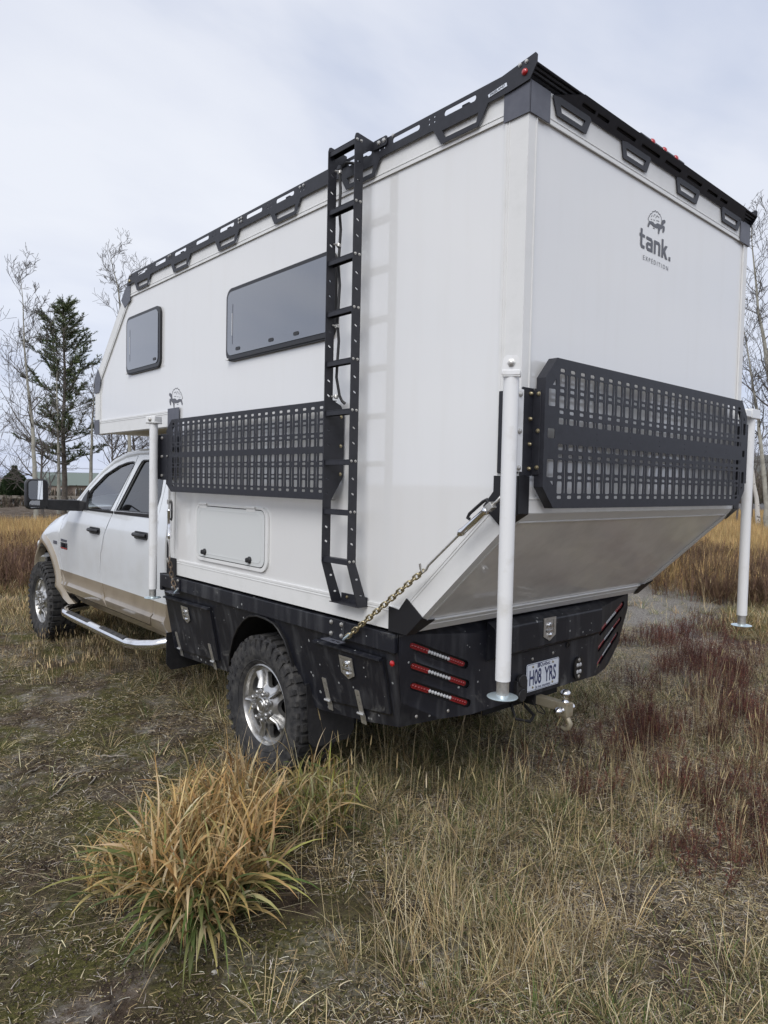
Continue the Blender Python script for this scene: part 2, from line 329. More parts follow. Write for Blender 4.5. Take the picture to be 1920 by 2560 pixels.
for i in range(n):   # extruded edge trims with two fine ridges, left and right sides
    j = (i + 1) % n
    for x0, x1, s in ((-.003, .0035, 1), (W2 + .003, W2 - .0035, -1)):
        b = MB().mt('trim')
        q = [OUT[i], OUT[j], IN[j], IN[i]]
        b.loft([[(x0, *p) for p in q], [(x1, *p) for p in q]])
        for d0, d1 in ((.086, .090), (.098, .1095)):
            A = inset(OUT, d0); B = inset(OUT, d1); q = [A[i], A[j], B[j], B[i]]
            b.loft([[(x0 - s * .0028, *p) for p in q], [(x0 + s * .001, *p) for p in q]])
        if i in (0, 1, 2, 3, 4, 5):   # return flange round the corner
            a = Vector(OUT[i]); c = Vector(OUT[j]); t = (c - a).normalized(); nrm = Vector((-t.y, t.x)) if i in () else Vector((t.y, -t.x))
            if (Vector((1.5, 2.3)) - a).dot(nrm) > 0: nrm = -nrm
            for w0, w1, h in ((0, .046, .003), (.046, .053, .0055)):
                p = [a - nrm * .004, c - nrm * .004, c + nrm * h, a + nrm * h]
                xa, xb = (x0 + s * (w0 if w0 else -.0006), x0 + s * w1)
                b.loft([[(xa, *k) for k in p], [(xb, *k) for k in p]])
        b.build('edge_trim', None, camper, smooth=0, bevel=.0015, seg=1)
# cross trims on the rear: roof edge, knee, foot of the slanted panel
b = MB(); b.box(.05, W2 - .05, -.003, .004, 3.162, 3.283); b.box(.05, W2 - .05, -.006, 0, 3.160, 3.172); b.box(.05, W2 - .05, -.0055, 0, 3.182, 3.186)
b.build('roof_edge_trim', 'trim', camper, 0, .0015, seg=1)
def onslope(s, off): # point on slanted plane: s distance from knee, off proud
    d = Vector((.60, -.577)).normalized(); nn_ = Vector((-.577, -.60)).normalized(); p = Vector((0, 1.64)) + d * s + nn_ * off; return p.x, p.y
b = MB()
LS = math.hypot(.6, .577)
for s0, s1, h in ((0, .05, .003), (.05, .058, .006), (LS - .085, LS - .003, .003), (LS - .093, LS - .085, .006), (LS - .06, LS - .056, .0055)):
    q = [onslope(s0, -.004), onslope(s1, -.004), onslope(s1, h), onslope(s0, h)]; b.loft([[(.055, *p) for p in q], [(W2 - .055, *p) for p in q]])
b.box(.05, W2 - .05, -.003, .004, 1.638, 1.70); b.box(.05, W2 - .05, -.006, 0, 1.692, 1.70)
b.build('cross_trim', 'trim', camper, 0, .0015, seg=1)
# brackets: caps and corner plates
def sideplate(b, poly, x0, x1):
    plate(b, poly, [], 0, lambda u, v, w: (x0, u, v)); plate(b, poly, [], 0, lambda u, v, w: (x1, u, v)); k = len(poly)
    b.add([(x0, *p) for p in poly] + [(x1, *p) for p in poly], [(i, (i + 1) % k, k + (i + 1) % k, k + i) for i in range(k)])
for s in (0, 1):
    mx_ = (lambda x: x) if not s else (lambda x: W2 - x)
    b = MB(); b.box(min(mx_(-.011), mx_(.121)), max(mx_(-.011), mx_(.121)), -.0115, -.0065, 3.157, 3.278); sideplate(b, [(-.0115, 3.157), (.113, 3.157), (.113, 3.278), (-.0115, 3.278)], mx_(-.011), mx_(-.006))
    b.build('roof_corner_bracket', 'cap', camper, 0, .002)
    b = MB(); sideplate(b, [(3.863, 3.275), (3.815, 3.275), (3.815, 3.14), (3.924, 3.100), (3.996, 3.172), (3.93, 3.235)], mx_(-.010), mx_(-.0062)); b.box(min(mx_(-.01), mx_(.06)), max(mx_(-.01), mx_(.06)), 3.87, 3.93, 3.25, 3.262) if 0 else None
    b.build('front_roof_bracket', 'cap', camper, 0, .0015)
    b = MB(); sideplate(b, [(4.521, 2.675), (4.447, 2.59), (4.483, 2.474), (4.597, 2.474), (4.597, 2.60)], mx_(-.010), mx_(-.0062)); b.box(min(mx_(-.01), mx_(.09)), max(mx_(-.01), mx_(.09)), 4.592, 4.598, 2.474, 2.60)
    b.build('nose_bracket', 'cap', camper, 0, .0015)
    b = MB(); sideplate(b, [(4.487, 2.117), (4.60, 2.117), (4.60, 2.24), (4.487, 2.24)], mx_(-.010), mx_(-.0062)); b.box(min(mx_(-.01), mx_(.09)), max(mx_(-.01), mx_(.09)), 4.592, 4.598, 2.117, 2.24)
    b.build('nose_bracket', 'cap', camper, 0, .0015)
    b = MB(); sideplate(b, [(2.935, 1.95), (3.116, 1.95), (3.116, 2.245), (2.935, 2.245)], mx_(-.010), mx_(-.0062)); b.build('inner_corner_bracket', 'cap', camper, 0, .0015)
    b = MB(); sideplate(b, [(2.961, 1.058), (3.115, 1.058), (3.115, 1.30), (3.06, 1.18), (2.961, 1.18)], mx_(-.010), mx_(-.0062)); b.build('lower_front_bracket', 'blackflat', camper, 0, .0015)
    b = MB(); sideplate(b, [(-.010, 1.785), (.113, 1.785), (.113, 1.722), (.165, 1.662), (.062, 1.573), (-.010, 1.637)], mx_(-.012), mx_(-.0062))
    b.box(min(mx_(-.012), mx_(.056)), max(mx_(-.012), mx_(.056)), -.0115, -.0062, 1.637, 1.785)
    P = [(mx_(-.012), *onslope(0, .009)), (mx_(.056), *onslope(0, .009)), (mx_(-.012), *onslope(.10, .009))]; b.add(P, [(0, 1, 2)])
    P = [(mx_(-.012), -.0115, 1.637), (mx_(.056), -.0115, 1.637), (mx_(.056), *onslope(0, .009)), (mx_(-.012), *onslope(0, .009))]; b.add(P, [(0, 1, 2, 3)])
    b.build('knee_bracket', 'blackflat', camper, 0, .0015)
    b = MB(); sideplate(b, [(.717, 1.057), (.717, 1.172), (.648, 1.165), (.600, 1.225), (.495, 1.152), (.594, 1.057)], mx_(-.012), mx_(-.0062))
    q = [(mx_(-.012), *onslope(LS - .135, .009)), (mx_(.05), *onslope(LS - .105, .009)), (mx_(.10), *onslope(LS - .105, .009)), (mx_(.045), *onslope(LS + .004, .009)), (mx_(-.012), *onslope(LS + .004, .009))]; b.add(q, [(0, 1, 2, 3, 4)]); b.add([(x, y + .003, z + .003) for x, y, z in q], [(0, 1, 2, 3, 4)])
    b.build('heel_bracket', 'blackflat', camper, 0, .0015)
# windows
def cwindow(y0, y1, z0, z1, lt):
    o = MB(); ctr = rr(y0, y1, z0, z1, .062, 6); hole = rr(y0 + .030, y1 - .020, z0 + .036, z1 - .022, .045, 5)
    plate(o, ctr, [hole], .017, SIDE(-.014)); win = o.build('window', 'gasket', camper, 40, .004)
    o = MB(); plate(o, rr(y0 + .0305, y1 - .0205, z0 + .0365, z1 - .0225, .044, 5), [], .010, SIDE(-.0175)); p = o.build('pane', 'glassdark', win, 40, .004, seg=3)
    o = MB(); plate(o, rr(y0 + .010, y1 - .010, z0 + .008, z0 + .020, .005), [], .008, SIDE(-.021)); o.build('drip_rail', 'gasket', win, 0)
    for yy, hh_ in ((y1 - .085, .72), (y1 - .078, .4)):
        o = MB(); zc__ = (z0 + z1) / 2; plate(o, rr(yy - .0035, yy + .0035, zc__ - hh_ * (z1 - z0) * .38, zc__ + hh_ * (z1 - z0) * .38, .002), [], .001, SIDE(-.0182)); o.build('blind_track', 'cap' if hh_ > .5 else 'hatch', win, 0)
    for yy in lt:
        o = MB(); plate(o, rr(yy - .026, yy + .026, z0 + .058, z0 + .078, .01), [], .003, SIDE(-.0200)); o.build('window_latch', 'plastic', win, 0, .001)
    o = MB(); plate(o, rr(y1 - .045, y1 - .02, z0 + .008, z0 + .019, .003), [], .004, SIDE(-.0255)); o.build('white_clip', 'trim', win, 0)
cwindow(3.245, 3.876, 2.557, 3.008, (3.33,)); cwindow(1.168, 2.272, 2.478, 2.925, (1.5, 1.75, 2.12))
# service hatch
o = MB(); plate(o, rr(1.771, 2.675, 1.207, 1.586, .075, 6), [rr(1.797, 2.650, 1.228, 1.573, .055, 6)], .012, SIDE(-.010)); ha = o.build('service_hatch', 'trim', camper, 40, .003)
o = MB(); plate(o, rr(1.803, 2.644, 1.234, 1.567, .050, 6), [], .010, SIDE(-.012)); o.build('hatch_door', 'hatch', ha, 40, .003)
o = MB(); plate(o, rr(1.797, 2.650, 1.228, 1.573, .055, 6), [rr(1.8035, 2.6435, 1.2345, 1.5665, .050, 6)], .001, SIDE(-.005)); o.build('seal', 'gasket', ha, 0)
o = MB(); plate(o, rr(1.835, 2.615, 1.255, 1.548, .04, 5), [rr(1.840, 2.610, 1.260, 1.543, .038, 5)], .003, SIDE(-.0135)); o.build('pressed_line', 'hatch', ha, 0)
for yy in (2.558, 1.956):
    o = MB(); o.tube([(-.014, yy - .05, 1.582), (-.014, yy + .05, 1.582)], .008, 8); o.box(-.014, -.010, yy - .05, yy + .05, 1.556, 1.582); o.build('hinge', 'trim', ha, 40)
for yy in (2.528, 1.961):
    o = MB(); o.lathe([(.022, 0), (.022, .006), (.017, .010), (.015, .024), (.010, .027)], (-.012, yy, 1.267), (-1, 0, 0), 10); o.box(-.042, -.038, yy - .004, yy + .004, 1.256, 1.278); o.build('turn_latch', 'plastic', ha, 40)
# turtle emblem and lettering
SHL = [(0.9488, 3.0054), (0.9378, 3.0133), (0.9488, 3.0288), (0.96, 3.0427), (0.9719, 3.0476), (0.9815, 3.0603), (0.9921, 3.0607), (1.0049, 3.0701), (1.0167, 3.0656), (1.0271, 3.0705), (1.0421, 3.0632), (1.0492, 3.0651), (1.0628, 3.0542), (1.0712, 3.041)]
BOD = [(0.9488, 3.0062), (0.9711, 3.0112), (0.9888, 3.0108), (1.0052, 3.0058), (1.0294, 3.0177), (1.0511, 3.0177), (1.0656, 3.0189), (1.0695, 3.0388), (1.0836, 3.0468), (1.098, 3.0515), (1.1076, 3.0471), (1.1064, 3.0381), (1.0923, 3.0301), (1.082, 3.0197), (1.0948, 3.0213), (1.1026, 3.0164), (1.102, 3.0007), (1.092, 2.9869), (1.081, 2.9859), (1.083, 3.0079), (1.0672, 2.9987), (1.0582, 2.9964), (1.0476, 2.9697), (1.0386, 2.9692), (1.0381, 2.9981), (1.0332, 2.9926), (0.9939, 2.991), (0.9759, 2.9956), (0.96, 2.9965), (0.9519, 2.9877), (0.9473, 2.979), (0.9406, 2.9756), (0.9355, 2.9835), (0.941, 2.9933)]
INN = [[(0.9679, 3.0306), (0.976, 3.0403)], [(0.9904, 3.0366), (0.9948, 3.0479), (1.0071, 3.0503)], [(1.0117, 3.0372), (1.0214, 3.0508), (1.0433, 3.0473)], [(0.9652, 3.0198), (0.9758, 3.02)], [(0.9897, 3.0229), (1.0021, 3.0236)], [(1.0179, 3.0269), (1.0447, 3.0297)]]
def ribbon(b, P, wd, F):
    for (a, c) in zip(P[:-1], P[1:]):
        a, c = Vector(a), Vector(c); t = (c - a).normalized() * wd; nn_ = Vector((-t.y, t.x)) * .5; q = [a - nn_ - t * .3, c - nn_ + t * .3, c + nn_ + t * .3, a + nn_ - t * .3]; b.add([F(*p) for p in q], [(0, 1, 2, 3)])
def turtle(F, name='turtle_emblem'):
    b = MB(); ribbon(b, SHL, .0032, lambda u, v: F(u, v, 0)); plate(b, BOD, [], 0, lambda u, v, w: F(u, v, .0003)); plate(b, [(0.9873, 2.9842), (0.9875, 2.9826), (1.007, 2.9833), (1.0086, 2.9854), (0.9907, 2.9865)], [], 0, F)
    for P in INN: ribbon(b, P, .0028, lambda u, v: F(u, v, 0))
    return b.build(name, 'printgrey', camper, 0)
turtle(lambda u, v, w: (u, -.0006 - w + .0046, v) if 0 else (u, .0035 - w, v))
SXT = lambda u, v, w: (.0028 - w, 2.903 + (u - .9355) * 1.27, 2.248 + (v - 2.9692) * 1.36)
turtle(SXT)
b = MB(); sc_ = 1.085; H = .064; s = .0165; x = .873; z = 2.868
LET = [(.040, [(0, .088), (s, .088), (s, H), (.038, H), (.038, H - .013), (s, H - .013), (s, .018), (.021, .014), (.038, .014), (.038, 0), (.012, 0), (0, .012), (0, H - .013), (-.008, H - .013), (-.008, H), (0, H)], []),
       (.058, [(0, H), (.046, H), (.058, H - .012), (.058, 0), (.012, 0), (0, .012), (0, .030), (.011, .040), (.041, .040), (.041, H - .014), (0, H - .014)], [[(.017, .014), (.041, .014), (.041, .027), (.017, .027)]]),
       (.058, [(0, 0), (s, 0), (s, H - .015), (.041, H - .015), (.041, 0), (.058, 0), (.058, H - .012), (.046, H), (0, H)], []),
       (.058, [(0, 0), (s, 0), (s, .026), (.038, 0), (.058, 0), (.034, .036), (.056, H), (.036, H), (s, .044), (s, .088), (0, .088)], []),
       (.017, [(0, 0), (.017, 0), (.017, .019), (0, .019)], [])]
for wd, P, hs in LET:
    plate(b, P, hs, 0, lambda u, v, w, x=x: (x + u * sc_, .0032, z + v)); x += (wd + .011) * sc_
b.build('brand_lettering', 'printgrey', camper, 0)
text('EXPÉDITION', .0300, lambda u, v, w: (1.028 + u, .0032, 2.818 + v + (0)), 'printgrey', 'brand_lettering', camper, 0.0, sx=1.0, sp=1.6)
# ------------------------------------------------ roof rack
rack = MB(); rack.box(-.006, W2 + .006, .30, .34, 3.283, 3.315)
for yy in (.95, 1.6, 2.25, 2.9, 3.5): rack.box(-.006, W2 + .006, yy, yy + .04, 3.283, 3.315)
rk = rack.build('roof_rack', 'black', camper, 30, .003)
def tabp(c, top=3.261, bot=3.188, wt=.151, wb=.103): return [(c - wt, top), (c - wb, bot), (c + wb, bot), (c + wt, top)]
tabs = [.339 + .6438 * k for k in range(6)]
def rackplate(x0, s):
    P = [(-.013, 3.272), (.085, 3.262)]
    for c in tabs: P += tabp(c)
    P += [(3.80, 3.261), (3.862, 3.262), (3.81, 3.335), (.12, 3.335), (-.037, 3.360), (-.045, 3.350), (-.044, 3.319)]
    hs = []
    for k, c in enumerate(tabs): hs.append([(c - .092, 3.208), (c + .078, 3.208), (c + .098, 3.243), (c - .102, 3.243)])
    for k in range(11):
        c = .339 + .3219 * k
        if k in (3,): continue
        w_ = .088; hs.append(rr(c - w_, c + w_, 3.2955, 3.3195, .0115, 4))
    for k in range(10):
        c = .339 + .3219 * (k + .5)
        if k == 2: continue
        hs += [rr(c + dx - .0045, c + dx + .0045, zz - .0045, zz + .0045, .0044, 2) for dx in (-.016, .016) for zz in (3.296, 3.317)]
    b = MB(); plate(b, P, hs, .004 * s, lambda u, v, w: (x0 + w, u, v)); return b.build('side_plate', 'black', rk, 0)
rackplate(-.019, 1); rackplate(W2 + .019, -1)
b = MB()   # rear crossbar extrusion, ribbed underside
prof = [(.06, 3.286), (.004, 3.286), (0, 3.290), (-.010, 3.294), (-.007, 3.300), (-.018, 3.300), (-.021, 3.306), (-.016, 3.310), (-.030, 3.308), (-.034, 3.314), (-.030, 3.318), (-.044, 3.316), (-.047, 3.320), (-.040, 3.328), (.06, 3.328)]
b.loft([[(-.015, *p) for p in prof], [(W2 + .015, *p) for p in prof]]); b.build('rear_crossbar', 'black', rk, 0)
# rear deflector plate leaning out from the wall, with hanging tabs
TC = [.28, .787, 1.306, 1.832]
def DF(u, v, w):  # v<0 : vertical tab below the bend (m); v>0: slanted
    if v <= 0: return (u, -.008 - .004 + w, 3.272 + v)
    return (u, -.012 - v * .60 + w * .8, 3.272 + v * .80 - w * .5)
b = MB(); P = [(.135, 0)]
for c in TC: P += [(c - .132, 0), (c - .115, -.068), (c + .092, -.068), (c + .128, 0)] if c != TC[0] else [(c - .115, -.068), (c + .092, -.068), (c + .128, 0)]
P += [(2.0, .0), (1.93, .062), (.30, .062)]
hs = [[(c - .085, -.048), (c + .062, -.048), (c + .085, -.018), (c - .095, -.018)] for c in TC]
for c0, wdt in ((.36, .05), (.47, .045), (.66, .08), (.88, .085), (1.10, .08), (1.33, .08), (1.54, .06), (1.68, .045)): hs.append(rr(c0 - wdt, c0 + wdt, .022, .038, .007, 3))
plate(b, P, hs, .004, DF, grid=.03); b.build('rear_deflector', 'black', rk, 15)
b = MB(); b.loft([[(x, -.004, 3.322), (x, .055, 3.322), (x, .055, 3.388), (x, .012, 3.388), (x, -.004, 3.372)] for x in (.86, 1.265)]); b.build('light_box', 'black', rk, 20, .003)
for x in (.945, 1.062, 1.18): MB().lathe([(.017, 0), (.017, .004), (.011, .010), (.002, .013)], (x, .0, 3.368), (0, -1, .35), 14).build('marker_light', 'red', rk, 50)
MB().lathe([(.013, 0), (.013, .004), (.009, .009), (.002, .011)], (-.023 + .004, .010, 3.306), (-1, 0, 0), 14).build('marker_light', 'red', rk, 50)
MB().lathe([(.013, 0), (.013, .004), (.009, .009), (.002, .011)], (W2 + .015, .012, 3.312), (-1, 0, 0), 14).build('marker_light', 'red', rk, 50)
MB().lathe([(.014, 0), (.014, .004), (.009, .009), (.002, .011)], (-.019, 3.80, 3.285), (-1, 0, 0), 12).build('marker_light', 'brasszinc', rk, 50)
stdbolts('bolt', [(-.020, .034, 3.341), (-.020, .003, 3.342), (-.020, .745, 3.33), (-.020, 1.448, 3.318), (-.020, 1.48, 3.317), (-.020, 2.09, 3.318), (-.020, 2.12, 3.317), (-.020, 2.09, 3.297), (-.020, 2.12, 3.297), (-.020, 3.065, 3.318), (-.020, 3.095, 3.317), (-.020, 3.78, 3.325), (-.020, 3.80, 3.325)], (-1, 0, 0), rk, 'steel', .0065, .005)
b = MB(); plate(b, [(.092, 3.287), (.183, 3.2785), (.187, 3.2905), (.096, 3.302)], [], .001, SIDE(-.0212)); lab = b.build('maker_label', 'plate', rk, 0)
_a = math.atan2(.012, .091)
text('FREELAND', .0155, lambda u, v, w: (-.0216, .1395 - u * 1.0, 3.2855 + v * .85 + u * .14), 'printblack', 'label_lettering', rk, 0.0, bold=.0003)
# ------------------------------------------------ ladder
RUNG = [3.056, 2.815, 2.570, 2.331, 2.093, 1.854, 1.614, 1.378]
lad = MB(); lad.box(-.066, -.002, .876, 1.105, 1.144, 1.148); lad.box(-.008, -.004, .876, 1.080, 1.144, 1.190)
ld = lad.build('ladder', 'black', camper, 20, .002)
def rail(yc, left):
    P = [(-.134, 3.334), (-.134, 1.355), (-.067, 1.148), (-.004, 1.148), (-.084, 1.358)]
    if left: P += [(-.084, 1.655), (-.010, 1.772), (-.010, 2.086), (-.030, 2.125), (-.084, 2.150)]
    P += [(-.084, 3.272), (-.072, 3.292), (-.022, 3.302), (-.022, 3.344), (-.118, 3.356), (-.128, 3.352)]
    hs = []
    def slot(x, z, a=-28):
        c_, s_ = math.cos(R_(a)), math.sin(R_(a)); return [(x + p * c_ - q * s_, z + p * s_ + q * c_) for p, q in rr(-.0095, .0095, -.0045, .0045, .0042, 2)]
    for i, z in enumerate(RUNG):
        nz = RUNG[i - 1] if i else 3.33
        for t in (.32, .62): hs.append(slot(-.109, z + (nz - z) * t))
    for t in (.35, .75): hs.append(slot(-.109 + .068 * t - .0 + .01, 1.355 - .207 * t, -10))
    b = MB(); plate(b, P, hs, .005, lambda u, v, w: (u, yc + w, v)); return b.build('rail', 'black', ld, 0)
rail(.877, False); rail(1.078, True)
for z in [3.333] + RUNG:
    b = MB(); b.box(-.127, -.093, .8825, 1.0775, z - .004, z); b.box(-.127, -.123, .8825, 1.0775, z - .026, z - .004); b.box(-.097, -.093, .8825, 1.0775, z - .026, z - .004); b.build('rung', 'black', ld, 0, .0012, seg=1)
for yc, y1 in ((.877, .780), (1.083, 1.18)):
    b = MB(); plate(b, rr(min(yc, y1), max(yc, y1), 3.302, 3.344, .010), [], .004, SIDE(-.0265)); b.build('rack_flange', 'black', ld, 0, .001)
stdbolts('bolt', [(x, .877, z - .008) for z in [3.333] + RUNG for x in (-.123, -.098)], (0, -1, 0), ld, 'steel', .0055, .005)
stdbolts('bolt', [(-.0268, .800, 3.325), (-.0268, .835, 3.324)], (-1, 0, 0), ld, 'steel', .009, .006)
stdbolts('bolt', [(-.03, 1.078, 2.07), (-.03, 1.078, 1.925), (-.03, 1.078, 1.785), (-.009, .93, 1.172), (-.009, 1.03, 1.172)], (-.3, -1, 0), ld, 'brasszinc', .007, .006)
b = MB(); pts = [(-.03, .985, 3.268), (-.04, 1.01, 3.285), (-.052, 1.04, 3.293), (-.064, 1.062, 3.28), (-.070, 1.070, 3.24)]
pts += [(-.066 - .006 * math.sin(k * 2.1), 1.068, 3.16 - k * .09) for k in range(11)] + [(-.060, 1.055, 2.17), (-.052, 1.045, 2.145), (-.045, 1.03, 2.132)]
b.tube(pts, .0075, 8); b.build('power_cable', 'plastic', ld, 60)
for z in (3.25, 2.90, 2.51, 2.165): MB().lathe([(.010, -.008), (.0115, 0), (.010, .008)], (-.072, 1.068, z), (.2, 0, 1), 10).tube([(-.078, 1.064, z), (-.10, 1.072, z)], .004, 6).build('cable_clamp', 'steel', ld, 50)
# ------------------------------------------------ slotted storage panels
def meshpanel(kind):
    if kind == 'side':
        u0, u1, v0, v1, ch, cu = 1.088, 2.958, 1.655, 2.150, (.082, .072), .0732; n_ = 24; c0 = 1.163; F = SIDE(-.090)
        rows_s = [2.118, 2.046, 1.977, 1.837, 1.7695, 1.698]; rows_b = [(2.0985, 2.0637), (2.031, 1.9934), (1.9607, 1.923), (1.8895, 1.8517), (1.8212, 1.7826), (1.7535, 1.715)]
        ns = [(2.0985, 1.9934), (1.967, 1.923), (1.8895, 1.847), (1.8212, 1.715)]; bh = .0165; sm = .016
        P = [(u0, v0), (u1 - ch[0], v0), (u1, v0 + ch[1] * .75), (u1, v1 - ch[1]), (u1 - ch[0], v1), (u0, v1)]
    else:
        u0, u1, v0, v1, ch, cu = .064, 2.021, 1.660, 2.250, (.075, .084), .0721; n_ = 25; c0 = .1775; F = REAR(-.067)
        rows_s = [2.2045, 2.125, 2.041, 1.868, 1.784, 1.7045]; rows_b = [(2.190, 2.141), (2.1057, 2.0567), (2.018, 1.993), (1.916, 1.891), (1.852, 1.803), (1.768, 1.7186)]
        ns = [(2.190, 2.0567), (2.018, 1.993), (1.916, 1.891), (1.852, 1.7186)]; bh = .0185; sm = .0165
        P = [(u0 + ch[0], v0), (u1 - ch[0], v0), (u1, v0 + ch[1]), (u1, v1 - ch[1]), (u1 - ch[0], v1), (u0 + ch[0], v1), (u0, v1 - ch[1]), (u0, v0 + ch[1])]
    hs = []
    for k in range(n_):
        c = c0 + cu * k
        for z in rows_s: hs.append(rr(c - sm, c + sm, z - .0068, z + .0068, .0055, 2))
        for a, d in rows_b: hs.append(rr(c - bh, c + bh, min(a, d), max(a, d), .006, 2))
        cc = c + cu / 2
        for a, d in ns:
            if kind == 'rear' or k < n_ - 1: hs.append(rr(cc - .004, cc + .004, min(a, d), max(a, d), .0038, 2))
    if kind == 'rear':
        for s in (0, 1):
            q = (lambda x: x) if not s else (lambda x: 2.085 - x)
            if s: # right end cut-outs darker against the bracket
                base = [rr(1.972, 2.006, 2.060, 2.125, .004, 1), rr(1.972, 2.006, 1.935, 1.972, .004, 1), rr(1.972, 2.006, 1.785, 1.850, .004, 1), [(1.972, 2.142), (1.992, 2.142), (1.972, 2.170)], [(1.972, 1.742), (1.972, 1.765), (1.992, 1.765)]]
            else: base = [rr(.088, .136, 2.060, 2.127, .004, 1), rr(.088, .136, 1.935, 1.973, .004, 1), rr(.088, .136, 1.783, 1.853, .004, 1), [(.112, 2.142), (.134, 2.142), (.134, 2.168)], [(.134, 1.748), (.134, 1.768), (.112, 1.768)]]
            hs = [h for h in hs if not (s and max(p[0] for p in h) > 1.966)] + base
        for x in (.44, .72, .99, 1.25, 1.5, 1.75):
            for z in (1.970, 1.945): hs.append(rr(x - .003, x + .003, z - .003, z + .003, .0028, 1))
    b = MB(); plate(b, P, hs, .003, F)
    pn = b.build('storage_panel', 'black', camper, 0)
    b = MB(); k = len(P); A = inset(P, .0); I = inset(P, .003)
    for i in range(k):   # folded rim
        j = (i + 1) % k
        if kind == 'side' and i == k - 1: continue
        q = [A[i], A[j], I[j], I[i]]; b.loft([[F(*p, .0031) for p in q], [F(*p, .042) for p in q]])
    b.build('folded_rim', 'black', pn, 0); return pn
pside = meshpanel('side'); prear = meshpanel('rear')
# panel mounting brackets
b = MB(); b.box(-.0925, -.088, 2.93, 3.045, 1.735, 2.055); b.box(-.088, -.002, 3.041, 3.045, 1.735, 2.055); b.build('mount_bracket', 'black', pside, 0, .002)
stdbolts('bolt', [(-.093, 3.018, z) for z in (2.027, 1.898, 1.765)], (-1, 0, 0), pside, 'steel', .010, .007)
stdbolts('bolt', [(-.095, 2.93, 1.90)], (-1, 0, 0), pside, 'steel', .006, .005)
b = MB(); b.box(-.006, .066, -.013, -.008, 1.786, 2.127); b.loft([[(.066, -.013, z), (.070, -.013, z), (.086, -.030, z), (.082, -.032, z)] for z in (1.786, 2.127)]); b.box(.060, .066, -.050, -.013, 1.79, 2.12); b.build('mount_bracket', 'black', prear, 0, .0015)
stdbolts('bolt', [(.043, -.0135, z) for z in (2.105, 2.007, 1.909, 1.814)], (0, -1, 0), prear, 'brasszinc', .007, .009)
stdbolts('bolt', [(.0605, -.040, z) for z in (2.104, 1.961, 1.819)], (-1, 0, 0), prear, 'brasszinc', .0075, .006)
b = MB(); b.box(2.019, 2.09, -.05, -.013, 1.786, 2.127); b.build('mount_bracket', 'black', prear, 0, .0015)
# ------------------------------------------------ jack legs
def jackleg(x, y, zt, zb, facing, body_key='white_leg'):
    b = MB(); b.lathe([(.0285, zb + .060 - zb), (.0285, zt - zb)], (x, y, zb), (0, 0, 1), 28)
    lg = b.build('jack_leg', body_key, camper, 50, .001)
    MB().lathe([(.0235, .0), (.0235, .062)], (x, y, zb), (0, 0, 1), 24).build('inner_tube', 'steel', lg, 50)
    MB().lathe([(.022, .008), (.055, .002), (.058, .0), (.055, -.003), (.01, -.002)], (x, y, zb), (0, 0, 1), 28).build('foot_plate', 'zinc', lg, 40)
    f = Vector(facing).normalized(); sdv = Vector((-f.y, f.x, 0))
    b = MB()
    if zt > 2.13 and x < 1:
        F = lambda u, v, w: tuple(Vector((x, y, 0)) + sdv * u + f * (.030 - w) + Vector((0, 0, v)))
        if y < 1:
            plate(b, [(-.033, zt - .01), (.033, zt - .01), (.033, zt + .02), (.027, zt + .055), (.018, zt + .066), (-.018, zt + .066), (-.027, zt + .055), (-.033, zt + .02)], [], .004, F)
            b.obox(Vector((x, y, zt + .004)), sdv, f, (0, 0, 1), .034, .032, .011)
        else:
            b.obox(Vector((x, y, zt + .012)), sdv, f, (0, 0, 1), .040, .038, .024); b.obox(Vector((x, y, zt - .010)), sdv, f, (0, 0, 1), .044, .036, .006)
        tb = b.build('top_bracket', body_key, lg, 20, .004)
        MB().lathe([(.015, 0), (.015, .002), (.010, .003), (.010, .010), (.006, .012)], Vector((x, y, zt + (.038 if y < 1 else .012))) + f * (.0305 if y < 1 else .040), f, 6).build('bolt', 'steel', lg, 30)
    else:
        b.obox(Vector((x + .0, y, zt + .014)), (1, 0, 0), (0, 1, 0), (0, 0, 1), .062, .034, .028); b.box(x - .14, x - .03, y - .03, y + .03, zt - .01, zt + .03); b.build('top_bracket', body_key, lg, 20, .004)
        MB().lathe([(.008, 0), (.008, .03)], (x + .062, y, zt + .004), (1, 0, 0), 8).build('bolt', 'steel', lg, 30)
    return lg
l1 = jackleg(-.145, -.065, 2.150, .964, (-.82, -.57, 0)); l2 = jackleg(W2 + .120, -.015, 2.185, .934, (0, -1, 0)); l3 = jackleg(-.145, 3.04, 2.140, .905, (-.9, -.43, 0))
# arms holding the rear legs: white angle plates on the corner
b = MB(); b.box(-.060, -.006, -.020, -.015, 1.80, 2.115); b.loft([[(-.060, -.020, z), (-.060, -.016, z), (-.105, -.050, z), (-.107, -.054, z)] for z in (1.80, 2.115)]); b.build('leg_arm', 'white_leg', l1, 0, .002)
stdbolts('bolt', [(-.030, -.0205, z) for z in (2.095, 1.955, 1.815)], (0, -1, 0), l1, 'steel', .009, .007)
b = MB(); b.box(-.0145, -.004, .0, .097, 1.795, 2.118); b.build('backing_strip', 'black', l1, 0, .003)
b = MB(); b.box(W2 + .006, W2 + .105, -.012, -.006, 1.80, 2.115); b.build('leg_arm', 'white_leg', l2, 0, .002)
b = MB(); b.box(-.12, -.01, 3.046, 3.052, 1.74, 2.05); b.build('leg_arm', 'black', l3, 0, .002)
